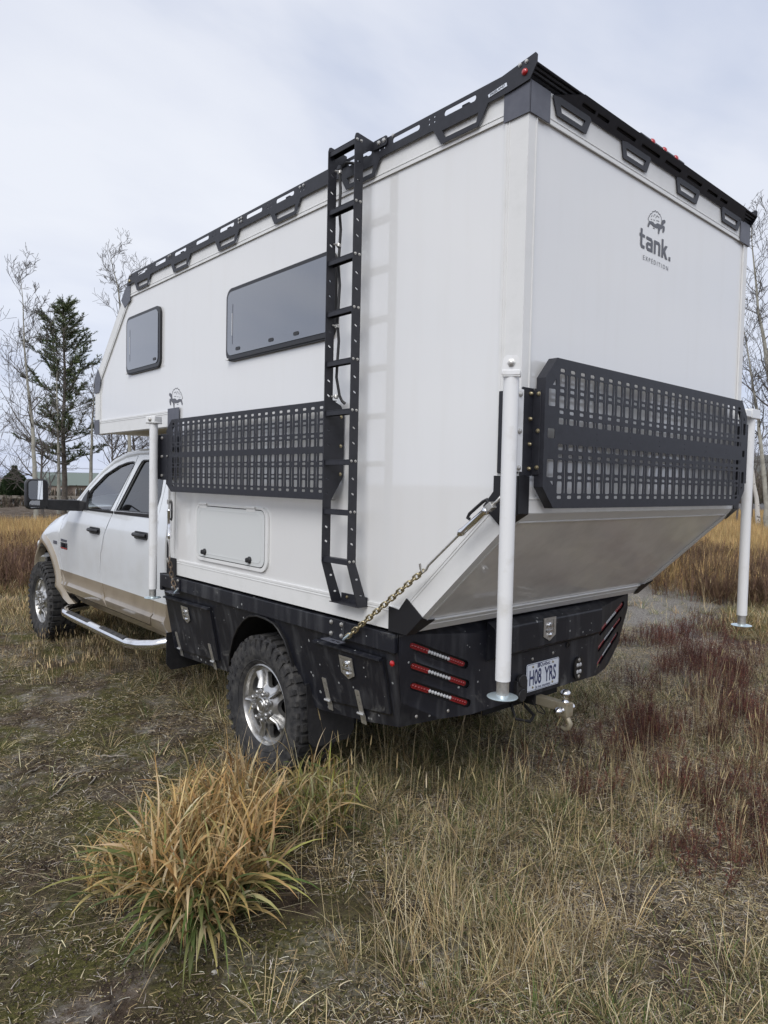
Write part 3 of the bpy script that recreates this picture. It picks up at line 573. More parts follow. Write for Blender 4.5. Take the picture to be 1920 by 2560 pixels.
# ================================================================== TIE-DOWNS
def link_mesh(L_=.043, r=.0043, wd=.0115):
    b = MB(); pts = []
    for k in range(16):
        a = 2 * math.pi * k / 16; x = math.cos(a); y = math.sin(a); pts.append((x * wd, y * wd + (L_ / 2 - wd) * (1 if y > 0 else -1), 0))
    pts.append(pts[0]); b.tube(pts, r, 6, caps=False); return b
def tiedown(name, label, hook, c0, c1, rod, chain, key, anchor):
    t = empty(name, hook, label, 'tie-down', 'tie-down turnbuckles and chains holding the camper')
    V = Vector
    b = MB(); h0, c0_, c1_, r1 = V(hook), V(c0), V(c1), V(rod); d = (c1_ - c0_).normalized()
    b.lathe([(.012, 0), (.017, .006), (.017, .014), (.0145, .018), (.0145, (c1_ - c0_).length - .018), (.017, (c1_ - c0_).length - .014), (.017, (c1_ - c0_).length - .004), (.010, (c1_ - c0_).length + .012)], c0_, d, 16); b.build('spring_barrel', 'chrome', t, 40)
    b = MB(); b.tube([h0, h0.lerp(c0_, .5), c0_], .006, 8); pts = [h0 + V((0, 0, .0))]; b.tube([h0 + d * .015, h0 - d * .01, h0 - d * .022 + V((.008, .0, .008)), h0 - d * .012 + V((.02, 0, .016))], .0055, 8); b.build('top_hook', 'steel', t, 60)
    sdv = d.cross(V((1, 0, 0))).normalized(); sdv = sdv if sdv.z > 0 else -sdv
    off = sdv * .038; p0 = h0.lerp(c0_, .6)
    b = MB(); b.tube([p0, p0 + off * .9, p0 + off + d * .02, p0 + off + d * .105, p0 + off * .8 + d * .125, p0 + off * .55 + d * .118], .007, 8); b.build('release_lever', 'plastic', t, 60, )
    b = MB(); b.obox(p0, d, sdv, d.cross(sdv), .016, .014, .013); b.build('lever_block', 'steel', t, 0, .002)
    b = MB(); e_ = (r1 - c1_).normalized(); b.tube([c1_, r1, r1 + e_ * .018 + V((0, 0, -.010)), r1 + e_ * .038 + V((-.005, 0, -.012)), r1 + e_ * .045 + V((-.012, .0, .008)), r1 + e_ * .040 + V((-.016, .006, .03))], .0055, 8); b.build('hook_rod', 'steel', t, 60)
    ch = [V(p) for p in chain]; tot = sum((a - b_).length for a, b_ in zip(ch[:-1], ch[1:])); pitch = .034; n_ = int(tot / pitch); src = None
    for k in range(n_ + 1):
        s_ = k * pitch; i = 0
        while i < len(ch) - 2 and s_ > (ch[i + 1] - ch[i]).length: s_ -= (ch[i + 1] - ch[i]).length; i += 1
        dd = (ch[i + 1] - ch[i]).normalized(); p = ch[i] + dd * s_
        q = dd.to_track_quat('Y', 'Z') @ Euler((0, R_(45 if k % 2 else -45) + random.uniform(-.2, .2), 0)).to_quaternion()
        if src is None: o = link_mesh().build('chain_link', key, None, 60); src = o
        else: o = src.copy(); COL.objects.link(o)
        o.parent = t; o.matrix_parent_inverse = wm(t).inverted(); o.matrix_basis = Matrix.LocRotScale(p, q, None)
    a = V(anchor); b = MB()
    b.tube([ch[-1] + V((0, -.02, .02)), ch[-1] + V((-.012, -.005, .0)), ch[-1] + V((-.012, .02, -.02)), ch[-1] + V((0, .03, -.018)), ch[-1] + V((.005, .01, .005))], .006, 8); b.build('quick_link', 'zinc', t, 60)
    return t
tiedown('camper_tie_down', 'chrome spring turnbuckle with yellow chain slanting from rear camper corner to bed rail', (-.075, .050, 1.680), (-.080, .083, 1.652), (-.078, .222, 1.550), (-.072, .405, 1.400), [(-.066, .455, 1.362), (-.035, .985, .985)], 'brasszinc', (0, 0, 0))
tiedown('camper_tie_down', 'vertical turnbuckle with rusty chain beside the front edge of the camper', (-.065, 2.955, 1.660), (-.065, 2.955, 1.530), (-.065, 2.952, 1.335), (-.065, 2.948, 1.20), [(-.065, 2.945, 1.175), (-.055, 2.93, 1.05), (-.045, 2.88, .955)], 'rustchain', (0, 0, 0))
#@@PART3
# ================================================================== PICKUP TRUCK
truck = empty('pickup_truck', (1.0425, 3.2, 0), 'white and tan crew cab pickup with black flatbed body carrying the camper', 'pickup truck')
XM = lambda x: 2.085 - x
SL = lambda z: .22 * max(0.0, .945 - z)
# ---- flatbed
b = MB(); b.box(.03, 2.055, .66, 3.19, .96, 1.035); b.build('bed_deck', 'bed', truck, 0)
for s in (0, 1):
    q = (lambda x: x) if not s else XM
    b = MB(); b.box(min(q(-.014), q(.035)), max(q(-.014), q(.035)), .672, 3.205, .955, 1.046); b.build('bed_rail', 'bed', truck, 0, .004)
    P = [(.655, .957), (.735, .572), (.966, .533), (1.385, .484), (1.574, .478), (1.575, .70), (1.611, .841), (1.66, .90), (1.70, .927), (1.78, .942), (1.876, .944), (1.97, .925), (2.058, .88), (2.14, .82), (2.217, .746), (2.31, .62), (2.372, .484), (2.40, .470), (3.15, .428), (3.20, .47), (3.20, .957)]
    b = MB(); plate(b, P, [], .004 * (1 if not s else -1), lambda u, v, w: (q(.004 + SL(v)) + w, u, v)); b.build('bed_side_panel', 'bed', truck, 0)
    arch = [(1.50, .30), (1.545, .48), (1.574, .62), (1.575, .70), (1.611, .841), (1.66, .90), (1.70, .927), (1.78, .942), (1.876, .944), (1.97, .925), (2.058, .88), (2.14, .82), (2.217, .746), (2.31, .62), (2.372, .484)]
    b = MB(); b.grid([[(q(SL(z) - .014), y, z), (q(SL(z) - .018), y, z), (q(SL(z) + .10), y + .0, z), (q(.50), y, z)] for y, z in arch]); b.build('wheel_arch', 'dark', truck, 30)
    b = MB(); b.tube([(q(SL(z) - .012), y, z) for y, z in arch], .007, 6); b.build('arch_lip', 'plastic', truck, 60)
    b = MB(); F = lambda u, v, w: (q(u), 1.455 + w - (.62 - v) * .12, v)
    plate(b, [(.055, .30), (.085, .268), (.33, .262), (.375, .31), (.375, .62), (.055, .62)], [], .008, F); b.build('mud_flap', 'plastic', truck, 0)
    b = MB(); F = lambda u, v, w: (q(u), 3.205 + w, v)
    plate(b, [(.035, .365), (.075, .315), (.345, .325), (.36, .36), (.36, .60), (.035, .60)], [], .008, F); b.build('mud_flap', 'plastic', truck, 0)
b = MB(); b.box(-.012, .03, 3.19, 3.225, .925, 1.05); b.build('rail_end', 'bed', truck, 0, .003)
# storage doors with latches and strap hinges
def latch(parent, F, sc=1.0):
    P = [(-.052, .058), (.052, .058), (.052, -.035), (.0, -.062), (-.052, -.035)]; P = [(a * sc, c * sc) for a, c in P]
    I = [(-.036, .045), (.036, .045), (.036, -.026), (0, -.036), (-.036, -.026)]; I = [(a * sc, c * sc) for a, c in I]
    b = MB(); plate(b, P[::-1], [I], .004, lambda u, v, w: F(u, v, -.006 + w)); plate(b, I[::-1], [], 0, lambda u, v, w: F(u, v, -.001)); lt = b.build('paddle_latch', 'steel', parent, 0, .001, seg=1)
    b = MB(); o = Vector(F(0, .018, 0)); ax = Vector(F(0, .018, -1)) - o; b.lathe([(.016, 0), (.016, .006), (.011, .009), (.010, .020), (.004, .021)], o, ax, 14)
    o = Vector(F(.002, -.034, 0)); b.lathe([(.013, 0), (.013, .010), (.005, .016)], o, ax, 12)
    plate(b, rr(-.030, .030, -.016, -.006, .004), [], .006, lambda u, v, w: F(u, v, -.012 + w)); b.build('latch_handle', 'chrome', lt, 40)
    return lt
def SPF(y0, z0, s=1): return lambda u, v, w: (.004 + SL(z0 + v) + w - .018, y0 - u, z0 + v)
for (P, ly, lz, hg) in (([(.770, .630), (1.318, .566), (1.302, .901), (.768, .907)], 1.047, .808, ((1.272, .63), (.995, .63))), ([(2.500, .528), (3.192, .480), (3.165, .880), (2.486, .891)], 2.854, .795, ((3.092, .555), (2.581, .565)))):
    b = MB(); plate(b, P, [], .014, lambda u, v, w: (.004 + SL(v) - .014 + w, u, v)); d = b.build('storage_door', 'bed', truck, 0, .004)
    b = MB(); plate(b, inset(P[::-1], -.012), [P[::-1]], 0, lambda u, v, w: (.002 + SL(v), u, v)); b.build('door_seal', 'gasket', d, 0)
    y0, y1 = P[3][0], P[2][0]; b = MB(); b.loft([[(-.004 + SL(z0), y, z0), (-.026 + SL(z0), y, z0 - .006), (-.026 + SL(z0), y, z0 - .016), (-.004 + SL(z0), y, z0 - .018)] for y, z0 in ((y0, P[3][1] + .01), (y1, P[2][1] + .01))]); b.build('drip_lip', 'bed', d, 0)
    latch(d, SPF(ly, lz))
    for hy, hz in hg:
        b = MB(); F = lambda u, v, w: (.004 + SL(hz + v) - .018 + w, hy + u + v * .1, hz + v)
        plate(b, rr(-.018, .018, -.055, .068, .006), [rr(-.004, .004, .035, .043, .003), rr(-.004, .004, .0, .008, .003)], .003, F)
        plate(b, rr(-.020, .020, -.115, -.062, .004), [], .003, lambda u, v, w: (.004 + SL(hz + v) - .010 + w, hy + u, hz + v))
        b.tube([(.004 + SL(hz - .058) - .020, hy - .024, hz - .058), (.004 + SL(hz - .058) - .020, hy + .024, hz - .058)], .008, 8); b.build('strap_hinge', 'steel', d, 30)
# rail anchor plates
for y0 in (1.097, 2.945):
    b = MB(); b.box(-.021, -.014, y0 - .062, y0 + .062, .948, 1.050); pl = b.build('anchor_plate', 'bed', truck, 0, .002)
    stdbolts('bolt', [(-.0215, y0 + dy, zz) for dy in (-.042, .042) for zz in (.972, 1.030)], (-1, 0, 0), pl, 'steel', .010, .007)
    b = MB(); F = lambda u, v, w: (-.026 - (v) * 1.0, y0 + u, .945 + w)
    plate(b, rr(-.085, .060, .0, .05, .004), [rr(-.072, -.042, .012, .036, .006), rr(-.030, .0, .012, .036, .006)], .004, F); b.build('anchor_eye', 'cap', pl, 0)
MB().lathe([(.014, 0), (.014, .006), (.009, .010), (.002, .012)], (-.001, .694, .905), (-1, 0, 0), 14).build('side_marker', 'red', truck, 50)
# rear panel (angled ends, chamfered lower corners)
def RY(x, z):
    d = max(0.0, .46 - x, x - 1.625) / .46; return .60 + .058 * d + .2 * max(0.0, .945 - z) * d * .9
def RF(u, v, w): return (u, RY(u, v) + w, v)
ex = lambda z: .003 + SL(z)
P = [(ex(1.046), 1.046)] + [(ex(z), z) for z in (.945, .85, .77, .71)] + [(.285, .594), (.46, .592), (1.047, .594), (1.625, .590), (1.80, .592)] + [(XM(ex(z)), z) for z in (.71, .77, .85, .945)] + [(XM(ex(1.046)), 1.046)]
slots = []
def bar_line(k, s):
    zo = .986 - .100 * k; zi = .848 - .100 * k; xo, xi = .082 + .014 * k, .418 + .012 * k
    return (xo, zo, xi, zi) if not s else (XM(xo), zo, XM(xi), zi)
def capsule(xo, zo, xi, zi, h, ext=0.0, n=5):
    a, c = Vector((xo, zo)), Vector((xi, zi)); t = (c - a).normalized(); nn_ = Vector((-t.y, t.x)); a -= t * ext; c += t * ext; o = []
    for k in range(n + 1): an = math.pi * k / n; o.append(c + (nn_ * -math.cos(an) + t * math.sin(an)) * h)
    for k in range(n + 1): an = math.pi * k / n; o.append(a + (nn_ * math.cos(an) - t * math.sin(an)) * h)
    return [tuple(p) for p in o]
for s in (0, 1):
    for k in range(3): slots.append(capsule(*bar_line(k, s), .0215, -.004))
b = MB(); plate(b, P, slots, .006, RF, grid=.055); rp = b.build('rear_panel', 'bed', truck, 35)
b = MB(); b.box(.012, .03, .655, .675, .955, 1.046); b.box(2.055, 2.073, .655, .675, .955, 1.046)
for q in ((lambda x: x), XM):
    b.add([(q(ex(.71)), RY(ex(.71), .71), .71), (q(.285), RY(.285, .594), .594), (q(.085), .737, .570), (q(ex(.71)), .705, .71)], [(0, 1, 2), (0, 2, 3)])
    b.add([(q(ex(z)), RY(ex(z), z) + .001, z) for z in (1.046, .945, .85, .77, .71)] + [(q(ex(z)), y, z) for z, y in ((.71, .715), (.77, .70), (.85, .68), (.945, .66), (1.046, .672))], [(0, 1, 8, 9), (1, 2, 7, 8), (2, 3, 6, 7), (3, 4, 5, 6)])
b.build('corner_gusset', 'bed', truck, 0)
led0 = None
for s in (0, 1):
    for k in range(3):
        xo, zo, xi, zi = bar_line(k, s)
        b = MB(); plate(b, capsule(xo, zo, xi, zi, .026, .0), [], 0, lambda u, v, w: RF(u, v, .018)); tl = b.build('tail_light', 'gasket', truck, 0)
        a, c = Vector((xo, zo)), Vector((xi, zi)); d = (c - a).length; t = (c - a) / d
        b = MB()
        for s0, s1 in ((.0, .30), (.695, .97)):
            p0, p1 = a + t * d * s0, a + t * d * s1; plate(b, capsule(p0.x, p0.y, p1.x, p1.y, .0125, -.004), [], .006, lambda u, v, w: RF(u, v, .008 + w))
        for i in range(13):
            s0 = .02 + i * .052 if i < 6 else .70 + (i - 6) * .043
            p = a + t * d * s0; q = Vector(RF(p.x, p.y, .008)); b.lathe([(.0075, 0), (.005, .003), (.001, .004)], q, (0, -1, 0), 8)
        b.build('red_lens', 'red' if 0 else 'reddim', tl, 40)
        for i in range(8):
            p = a + t * d * (.325 + i * .052); q = RF(p.x, p.y, .010)
            if led0 is None: led0 = MB().lathe([(.0098, 0), (.0098, .002), (.007, .006), (.001, .008)], (0, 0, 0), (0, -1, 0), 10).build('clear_lens', 'ledwhite', None, 50); o = led0
            else: o = led0.copy(); COL.objects.link(o)
            o.parent = tl; o.matrix_parent_inverse = wm(tl).inverted(); o.location = q
b = MB(); prof = [(.601, 1.050), (.548, 1.018), (.545, 1.010), (.545, .880), (.550, .872), (.601, .842)]
b.loft([[(x, y + (.03 if x in (.555, 1.585) else 0) * (1 if y < .6 else 0), z) for y, z in prof] for x in (.565, .59, 1.548, 1.575)]); cb = b.build('locker_lid', 'bed', truck, 20, .003)
latch(cb, lambda u, v, w: (1.030 + u, .545 + w, .965 + v), 1.08)
b = MB(); plate(b, rr(.905, 1.211, .617, .771, .012, 4), [], .002, REAR(.5945)); lp = b.build('license_plate', 'plate', truck, 0)
F = lambda cx, cz: (lambda u, v, w: (cx + u, .5940 - .0003, cz + v))
text('H08', .118, F(.985, .652), 'plateblue', 'plate_characters', lp, 0, sx=.56, bold=.0022); text('YRS', .118, F(1.128, .652), 'plateblue', 'plate_characters', lp, 0, sx=.56, bold=.0022)
text('Québec', .030, F(1.075, .7445), 'plateblue', 'plate_lettering', lp, 0, bold=.0004); text('Je me souviens', .0235, F(1.058, .6265), 'plateblue', 'plate_lettering', lp, 0, bold=.0004)
b = MB(); plate(b, rr(1.004, 1.026, .741, .765, 0), [rr(1.0135, 1.0165, .7445, .7625, 0)], 0, REAR(.5938)); b.build('plate_emblem', 'plateblue', lp, 0)
b = MB(); plate(b, rr(.908, 1.208, .620, .768, .010, 4), [rr(.9105, 1.2055, .6225, .7655, .009, 4)], 0, REAR(.5941)); b.build('plate_border', 'plateblue', lp, 0)
stdbolts('bolt', [(x, .594, z) for x in (.962, 1.148) for z in (.752, .638)], (0, -1, 0), lp, 'brasszinc', .0055, .004)
b = MB(); plate(b, rr(1.362, 1.458, .604, .742, .047, 6), [], .012, REAR(.588)); rl = b.build('reverse_lamp', 'gasket', truck, 40, .004)
for zz in (.652, .692):
    for xx in (1.396, 1.424): MB().lathe([(.013, 0), (.010, .004), (.002, .006)], (xx, .588, zz), (0, -1, 0), 10).build('clear_lens', 'ledwhite', rl, 50)
stdbolts('bolt', [(1.41, .588, .722), (1.41, .588, .624)], (0, -1, 0), rl, 'steel', .010, .004)
MB().lathe([(.018, 0), (.018, .004), (.012, .004), (.012, .001)], (1.30, .599, .825), (0, -1, 0), 14).build('grommet', 'gasket', truck, 40)
stdbolts('bolt', [(.962, .5995, .795), (1.155, .5995, .800), (.30, .612, .64), (.13, .66, .635)], (0, -1, 0), rp, 'steel', .007, .004)
b = MB(); b.box(.80, .89, .575, .60, .610, .70); b.tube([(.845, .57, .70), (.845, .59, .70)], .035, 12); b.tube([(.845, .57, .62), (.845, .59, .62)], .035, 12); b.build('trailer_socket', 'plastic', truck, 30, .003)
# ---- tow hitch with three balls and a hook
b = MB(); b.box(1.025, 1.095, .62, .90, .515, .585); b.box(.70, 1.39, .72, .80, .50, .57); b.build('hitch_receiver', 'dark', truck, 0, .004)
b = MB(); b.box(1.034, 1.086, .475, .70, .522, .572); b.box(1.030, 1.090, .415, .480, .500, .575); hm = b.build('hitch_ball_mount', 'alloy', truck, 0, .005)
MB().lathe([(.016, 0), (.020, .004), (.013, .016), (.014, .022), (.024, .031), (.0285, .046), (.026, .060), (.014, .070), (.002, .0725)], (1.06, .447, .572), (0, 0, 1), 20).build('hitch_ball', 'chrome', hm, 60)
MB().lathe([(.015, 0), (.018, .004), (.012, .012), (.020, .022), (.0245, .036), (.020, .050), (.002, .058)], (1.031, .447, .535), (-1, 0, 0), 20).build('hitch_ball', 'chrome', hm, 60)
MB().lathe([(.015, 0), (.018, .004), (.012, .012), (.020, .020), (.0235, .032), (.018, .044), (.002, .052)], (1.089, .447, .535), (1, 0, 0), 20).build('hitch_ball', 'chrome', hm, 60)
b = MB(); b.tube([(1.06, .46, .50), (1.06, .43, .488), (1.06, .412, .463), (1.06, .42, .438), (1.06, .445, .425), (1.06, .468, .432)], [.017, .016, .015, .014, .012, .007], 10); b.build('pintle_hook', 'alloy', hm, 60)
b = MB(); b.tube([(1.0, .62, .55), (.97, .56, .51), (.99, .53, .50), (1.03, .56, .50), (1.05, .61, .52)], .0035, 6); b.tube([(.86, .66, .55), (.80, .58, .50), (.86, .53, .487), (.95, .57, .49), (.97, .66, .53)], .009, 6); b.build('safety_loop', 'dark', hm, 60)
# ---- chassis
b = MB()
for x in (.55, 1.46): b.box(x, x + .08, .75, 6.6, .56, .72)
b.tube([(.15, 1.867, .40), (1.93, 1.867, .40)], .055, 12); b.lathe([(.05, -.16), (.15, -.09), (.17, 0), (.15, .09), (.05, .16)], (1.04, 1.867, .41), (0, 1, 0), 16)
b.tube([(.15, 6.32, .40), (1.93, 6.32, .40)], .05, 12); b.tube([(1.04, 2.0, .42), (1.04, 4.6, .55)], .05, 10)
b.box(.62, 1.4, 2.4, 3.1, .50, .80); b.box(1.3, 1.42, .9, 5.0, .45, .53)
for x in (.45, 1.56):
    b.box(x, x + .07, 1.2, 2.6, .50, .56); b.tube([(x + .03, 1.867, .36), (x + .03, 1.95, .80)], .03, 10)
b.build('chassis', 'dark', truck, 30)
# ---- wheels
def hprof(r):
    pts = [(0, .010), (.075, .010), (.098, -.004), (.125, -.026), (.175, -.036), (.205, -.030), (.224, -.024)]
    for (a, ha), (c, hc) in zip(pts[:-1], pts[1:]):
        if r <= c: return ha + (hc - ha) * (r - a) / (c - a)
    return -.024
def make_wheel():
    hub = MB().lathe([(.06, -.20), (.165, -.19), (.17, -.10), (.165, -.09), (.05, -.085)], (0, 0, 0), (-1, 0, 0), 28).build('wheel', 'dark', None, 40)
    WF = lambda u, v, w: (-(hprof(math.hypot(u, v)) - w), u, v)
    hs = []
    for k in range(5):
        a0 = R_(100 + 72 * k); P = []
        for r, da in ((.118, -9), (.130, -15), (.165, -19.5), (.190, -19), (.200, -13), (.202, 0), (.200, 13), (.190, 19), (.165, 19.5), (.130, 15), (.118, 9), (.114, 0)): P.append((r * math.cos(a0 + R_(da)), r * math.sin(a0 + R_(da))))
        hs.append(P)
    out_ = [(.224 * math.cos(2 * math.pi * k / 56), .224 * math.sin(2 * math.pi * k / 56)) for k in range(56)]
    b = MB(); plate(b, out_, hs, .028, WF, grid=.013)
    b.lathe([(.205, -.23), (.205, -.07), (.215, -.045), (.224, -.030), (.2265, -.004), (.2365, .008), (.2445, .004), (.2455, -.012), (.236, -.03)], (0, 0, 0), (-1, 0, 0), 56, caps=False)
    b.lathe([(.055, .006), (.053, .024), (.047, .030), (.040, .029), (.036, .024), (.030, .024), (.024, .030), (.001, .031)], (0, 0, 0), (-1, 0, 0), 24)
    for k in range(5):   # raised fan ribs between the windows
        a0 = R_(100 + 36 + 72 * k); p0 = Vector((0, math.cos(a0) * .10, math.sin(a0) * .10)); p1 = Vector((0, math.cos(a0) * .205, math.sin(a0) * .205))
        b.tube([(-.0, p0.y, p0.z), (.018, (p0.y + p1.y) / 2, (p0.z + p1.z) / 2), (.014, p1.y, p1.z)], [.026, .022, .028], 10, ell=.5)
    rim = b.build('rim', 'dirtychrome', hub, 35)
    n0 = None
    for k in range(8):
        a = R_(22.5 + 45 * k); p = (-.008, .0825 * math.cos(a), .0825 * math.sin(a))
        if n0 is None: n0 = MB().lathe([(.0185, 0), (.0175, .004), (.0135, .006), (.0130, .030), (.007, .036), (.001, .037)], (0, 0, 0), (-1, 0, 0), 8).build('lug_nut', 'dirtychrome', None, 35); o = n0
        else: o = n0.copy(); COL.objects.link(o)
        o.parent = hub; o.location = p
    b = MB(); b.lathe([(.233, -.014), (.244, .004), (.262, .020), (.300, .031), (.345, .034), (.378, .027), (.398, .010), (.403, -.015), (.403, -.235), (.395, -.262), (.36, -.282), (.30, -.285), (.25, -.262), (.233, -.235)], (0, 0, 0), (-1, 0, 0), 80, caps=False)
    b.lathe([(.2665, .0232), (.2680, .0262), (.2710, .0262), (.2725, .0245)], (0, 0, 0), (-1, 0, 0), 80, caps=False)
    n_ = 38
    for k in range(n_):
        a = 2 * math.pi * k / n_; 
        def fr(an): return Vector((0, math.cos(an), math.sin(an))), Vector((0, -math.sin(an), math.cos(an)))
        er, et = fr(a); lng = k % 2
        b.obox(Vector((.012 + .028, 0, 0)) + er * .405, (-1, 0, 0), er, et, .050 + .004 * lng, .013, .0215)       # shoulder lug
        b.obox(Vector((-.0215 - .006, 0, 0)) + er * (.372 - .010 * lng), Vector((-1, 0, 0)), er, et, .009, .024 + .010 * lng, .013)   # side biter
        er2, et2 = fr(a + .5 * 2 * math.pi / n_)
        tl_ = Vector((-1, 0, 0)) * .92 + et2 * .38; tl_.normalize(); up_ = er2; cr_ = tl_.cross(up_)
        b.obox(Vector((.098, 0, 0)) + er2 * .405, tl_, up_, cr_, .024, .013, .018)
        b.obox(Vector((.152, 0, 0)) + er * .405, (Vector((-1, 0, 0)) * .92 - et * .38).normalized(), er, (Vector((-1, 0, 0)) * .92 - et * .38).normalized().cross(er), .024, .013, .018)
        b.obox(Vector((.213, 0, 0)) + er2 * .405, (-1, 0, 0), er2, et2, .030, .013, .0215)
        # raised sidewall block lettering band (worn beyond reading)
        if k % 19 in (2, 3, 4, 5, 6, 7): b.obox(Vector((-.0335, 0, 0)) + er * .325, (-1, 0, 0), er, et, .002, .012, .010)
    b.build('tyre', 'rubber', hub, 28)
    return hub
wh0 = make_wheel(); wkids = ALLCH(wh0)
def put_wheel(o, x, y, z, ang, flip):
    o.parent = truck; o.matrix_parent_inverse = wm(truck).inverted(); o.location = (x, y, z); o.rotation_euler = (ang, 0, math.pi if flip else 0)
def cp_wheel():
    c = wh0.copy(); COL.objects.link(c)
    for k in wkids: d = k.copy(); COL.objects.link(d); d.parent = c
    return c
WH = [wh0, cp_wheel(), cp_wheel(), cp_wheel()]
for k in wkids: k.matrix_parent_inverse = Matrix.Identity(4)
for o in WH[1:]:
    for k in ALLCH(o): k.matrix_parent_inverse = Matrix.Identity(4)
put_wheel(WH[0], .045, 1.867, .400, .06, False); put_wheel(WH[1], .045, 6.33, .400, .5, False); put_wheel(WH[2], 2.04, 1.867, .400, 0, True); put_wheel(WH[3], 2.04, 6.33, .400, 0, True)
# ---- cab skins
def XS(y, z):
    P = [(.50, .13), (.60, .055), (.662, .030), (.70, .049), (.80, .050), (1.0, .040), (1.15, .037), (1.30, .044), (1.45, .064), (1.60, .109), (2.1, .26)]
    x = P[-1][1]
    for (a, xa), (c, xc) in zip(P[:-1], P[1:]):
        if z <= c: x = xa + (xc - xa) * max(0.0, (z - a) / (c - a)); break
    if y > 5.55: x += ((y - 5.55) / 1.2) ** 2 * .045
    if y > 5.5:
        zt = ZT(y); k = (z - (zt - .20)) / .20
        if k > 0: x += .10 * k * k * min(1, (y - 5.5) / .3)
    return x
def ZT(y):
    P = [(5.0, 1.43), (5.62, 1.392), (5.83, 1.366), (6.0, 1.336), (6.2, 1.290), (6.4, 1.236), (6.55, 1.180), (6.68, 1.08), (6.8, .95)]
    for (a, za), (c, zc_) in zip(P[:-1], P[1:]):
        if y <= c: return za + (zc_ - za) * max(0, (y - a) / (c - a))
    return .95
FD = [(5.43, .602), (4.455, .602), (4.500, .69), (4.570, .80), (4.603, .93), (4.585, 1.058), (4.505, 1.24), (4.395, 1.39), (4.335, 1.452), (4.172, 1.932), (4.40, 1.918), (4.66, 1.862), (4.90, 1.760), (5.12, 1.622), (5.30, 1.480), (5.42, 1.425), (5.62, 1.388), (5.70, 1.30), (5.737, 1.10), (5.732, .95), (5.662, .785), (5.56, .66)]
FW = [(5.205, 1.437), (4.415, 1.462), (4.20, 1.850), (4.205, 1.876), (4.24, 1.882), (4.36, 1.876), (4.54, 1.846), (4.80, 1.765), (5.03, 1.632), (5.15, 1.525)]
RD = [(4.445, .602), (3.543, .602), (3.482, .70), (3.486, .80), (3.462, 1.2), (3.440, 1.50), (3.47, 1.70), (3.56, 1.88), (3.64, 1.936), (4.158, 1.938), (4.321, 1.456), (4.380, 1.395), (4.490, 1.245), (4.572, 1.060), (4.590, .93), (4.558, .805), (4.488, .70)]
RW = [(4.285, 1.466), (3.52, 1.474), (3.50, 1.49), (3.50, 1.62), (3.56, 1.80), (3.63, 1.882), (3.67, 1.893), (4.03, 1.893), (4.06, 1.88), (4.09, 1.84)]
CC = [(3.535, .592), (3.232, .555), (3.232, 1.94), (3.625, 1.942), (3.548, 1.888), (3.460, 1.706), (3.430, 1.50), (3.452, 1.2), (3.476, .80), (3.472, .695)]
RK = [(5.33, .592), (3.545, .592), (3.24, .553), (3.24, .53), (5.25, .525)]
arcp = lambda r, a0, a1, n_: [(6.32 + r * math.cos(R_(a0 + (a1 - a0) * k / n_)), .46 + r * math.sin(R_(a0 + (a1 - a0) * k / n_))) for k in range(n_ + 1)]
FN = [(5.448, .595), (5.575, .655), (5.676, .782), (5.744, .948), (5.749, 1.10), (5.712, 1.305), (5.635, 1.388), (5.83, 1.364), (6.0, 1.334), (6.2, 1.288), (6.4, 1.234), (6.55, 1.178), (6.66, 1.09), (6.72, .98), (6.748, .86), (6.75, .62), (6.722, .62), (6.715, .72), (6.70, .82), (6.66, .90), (6.59, .975), (6.50, 1.02), (6.41, 1.04), (6.31, 1.045), (6.20, 1.035), (6.09, 1.0), (5.985, .95), (5.90, .88), (5.835, .80), (5.785, .72), (5.73, .645), (5.66, .59), (5.56, .555)]
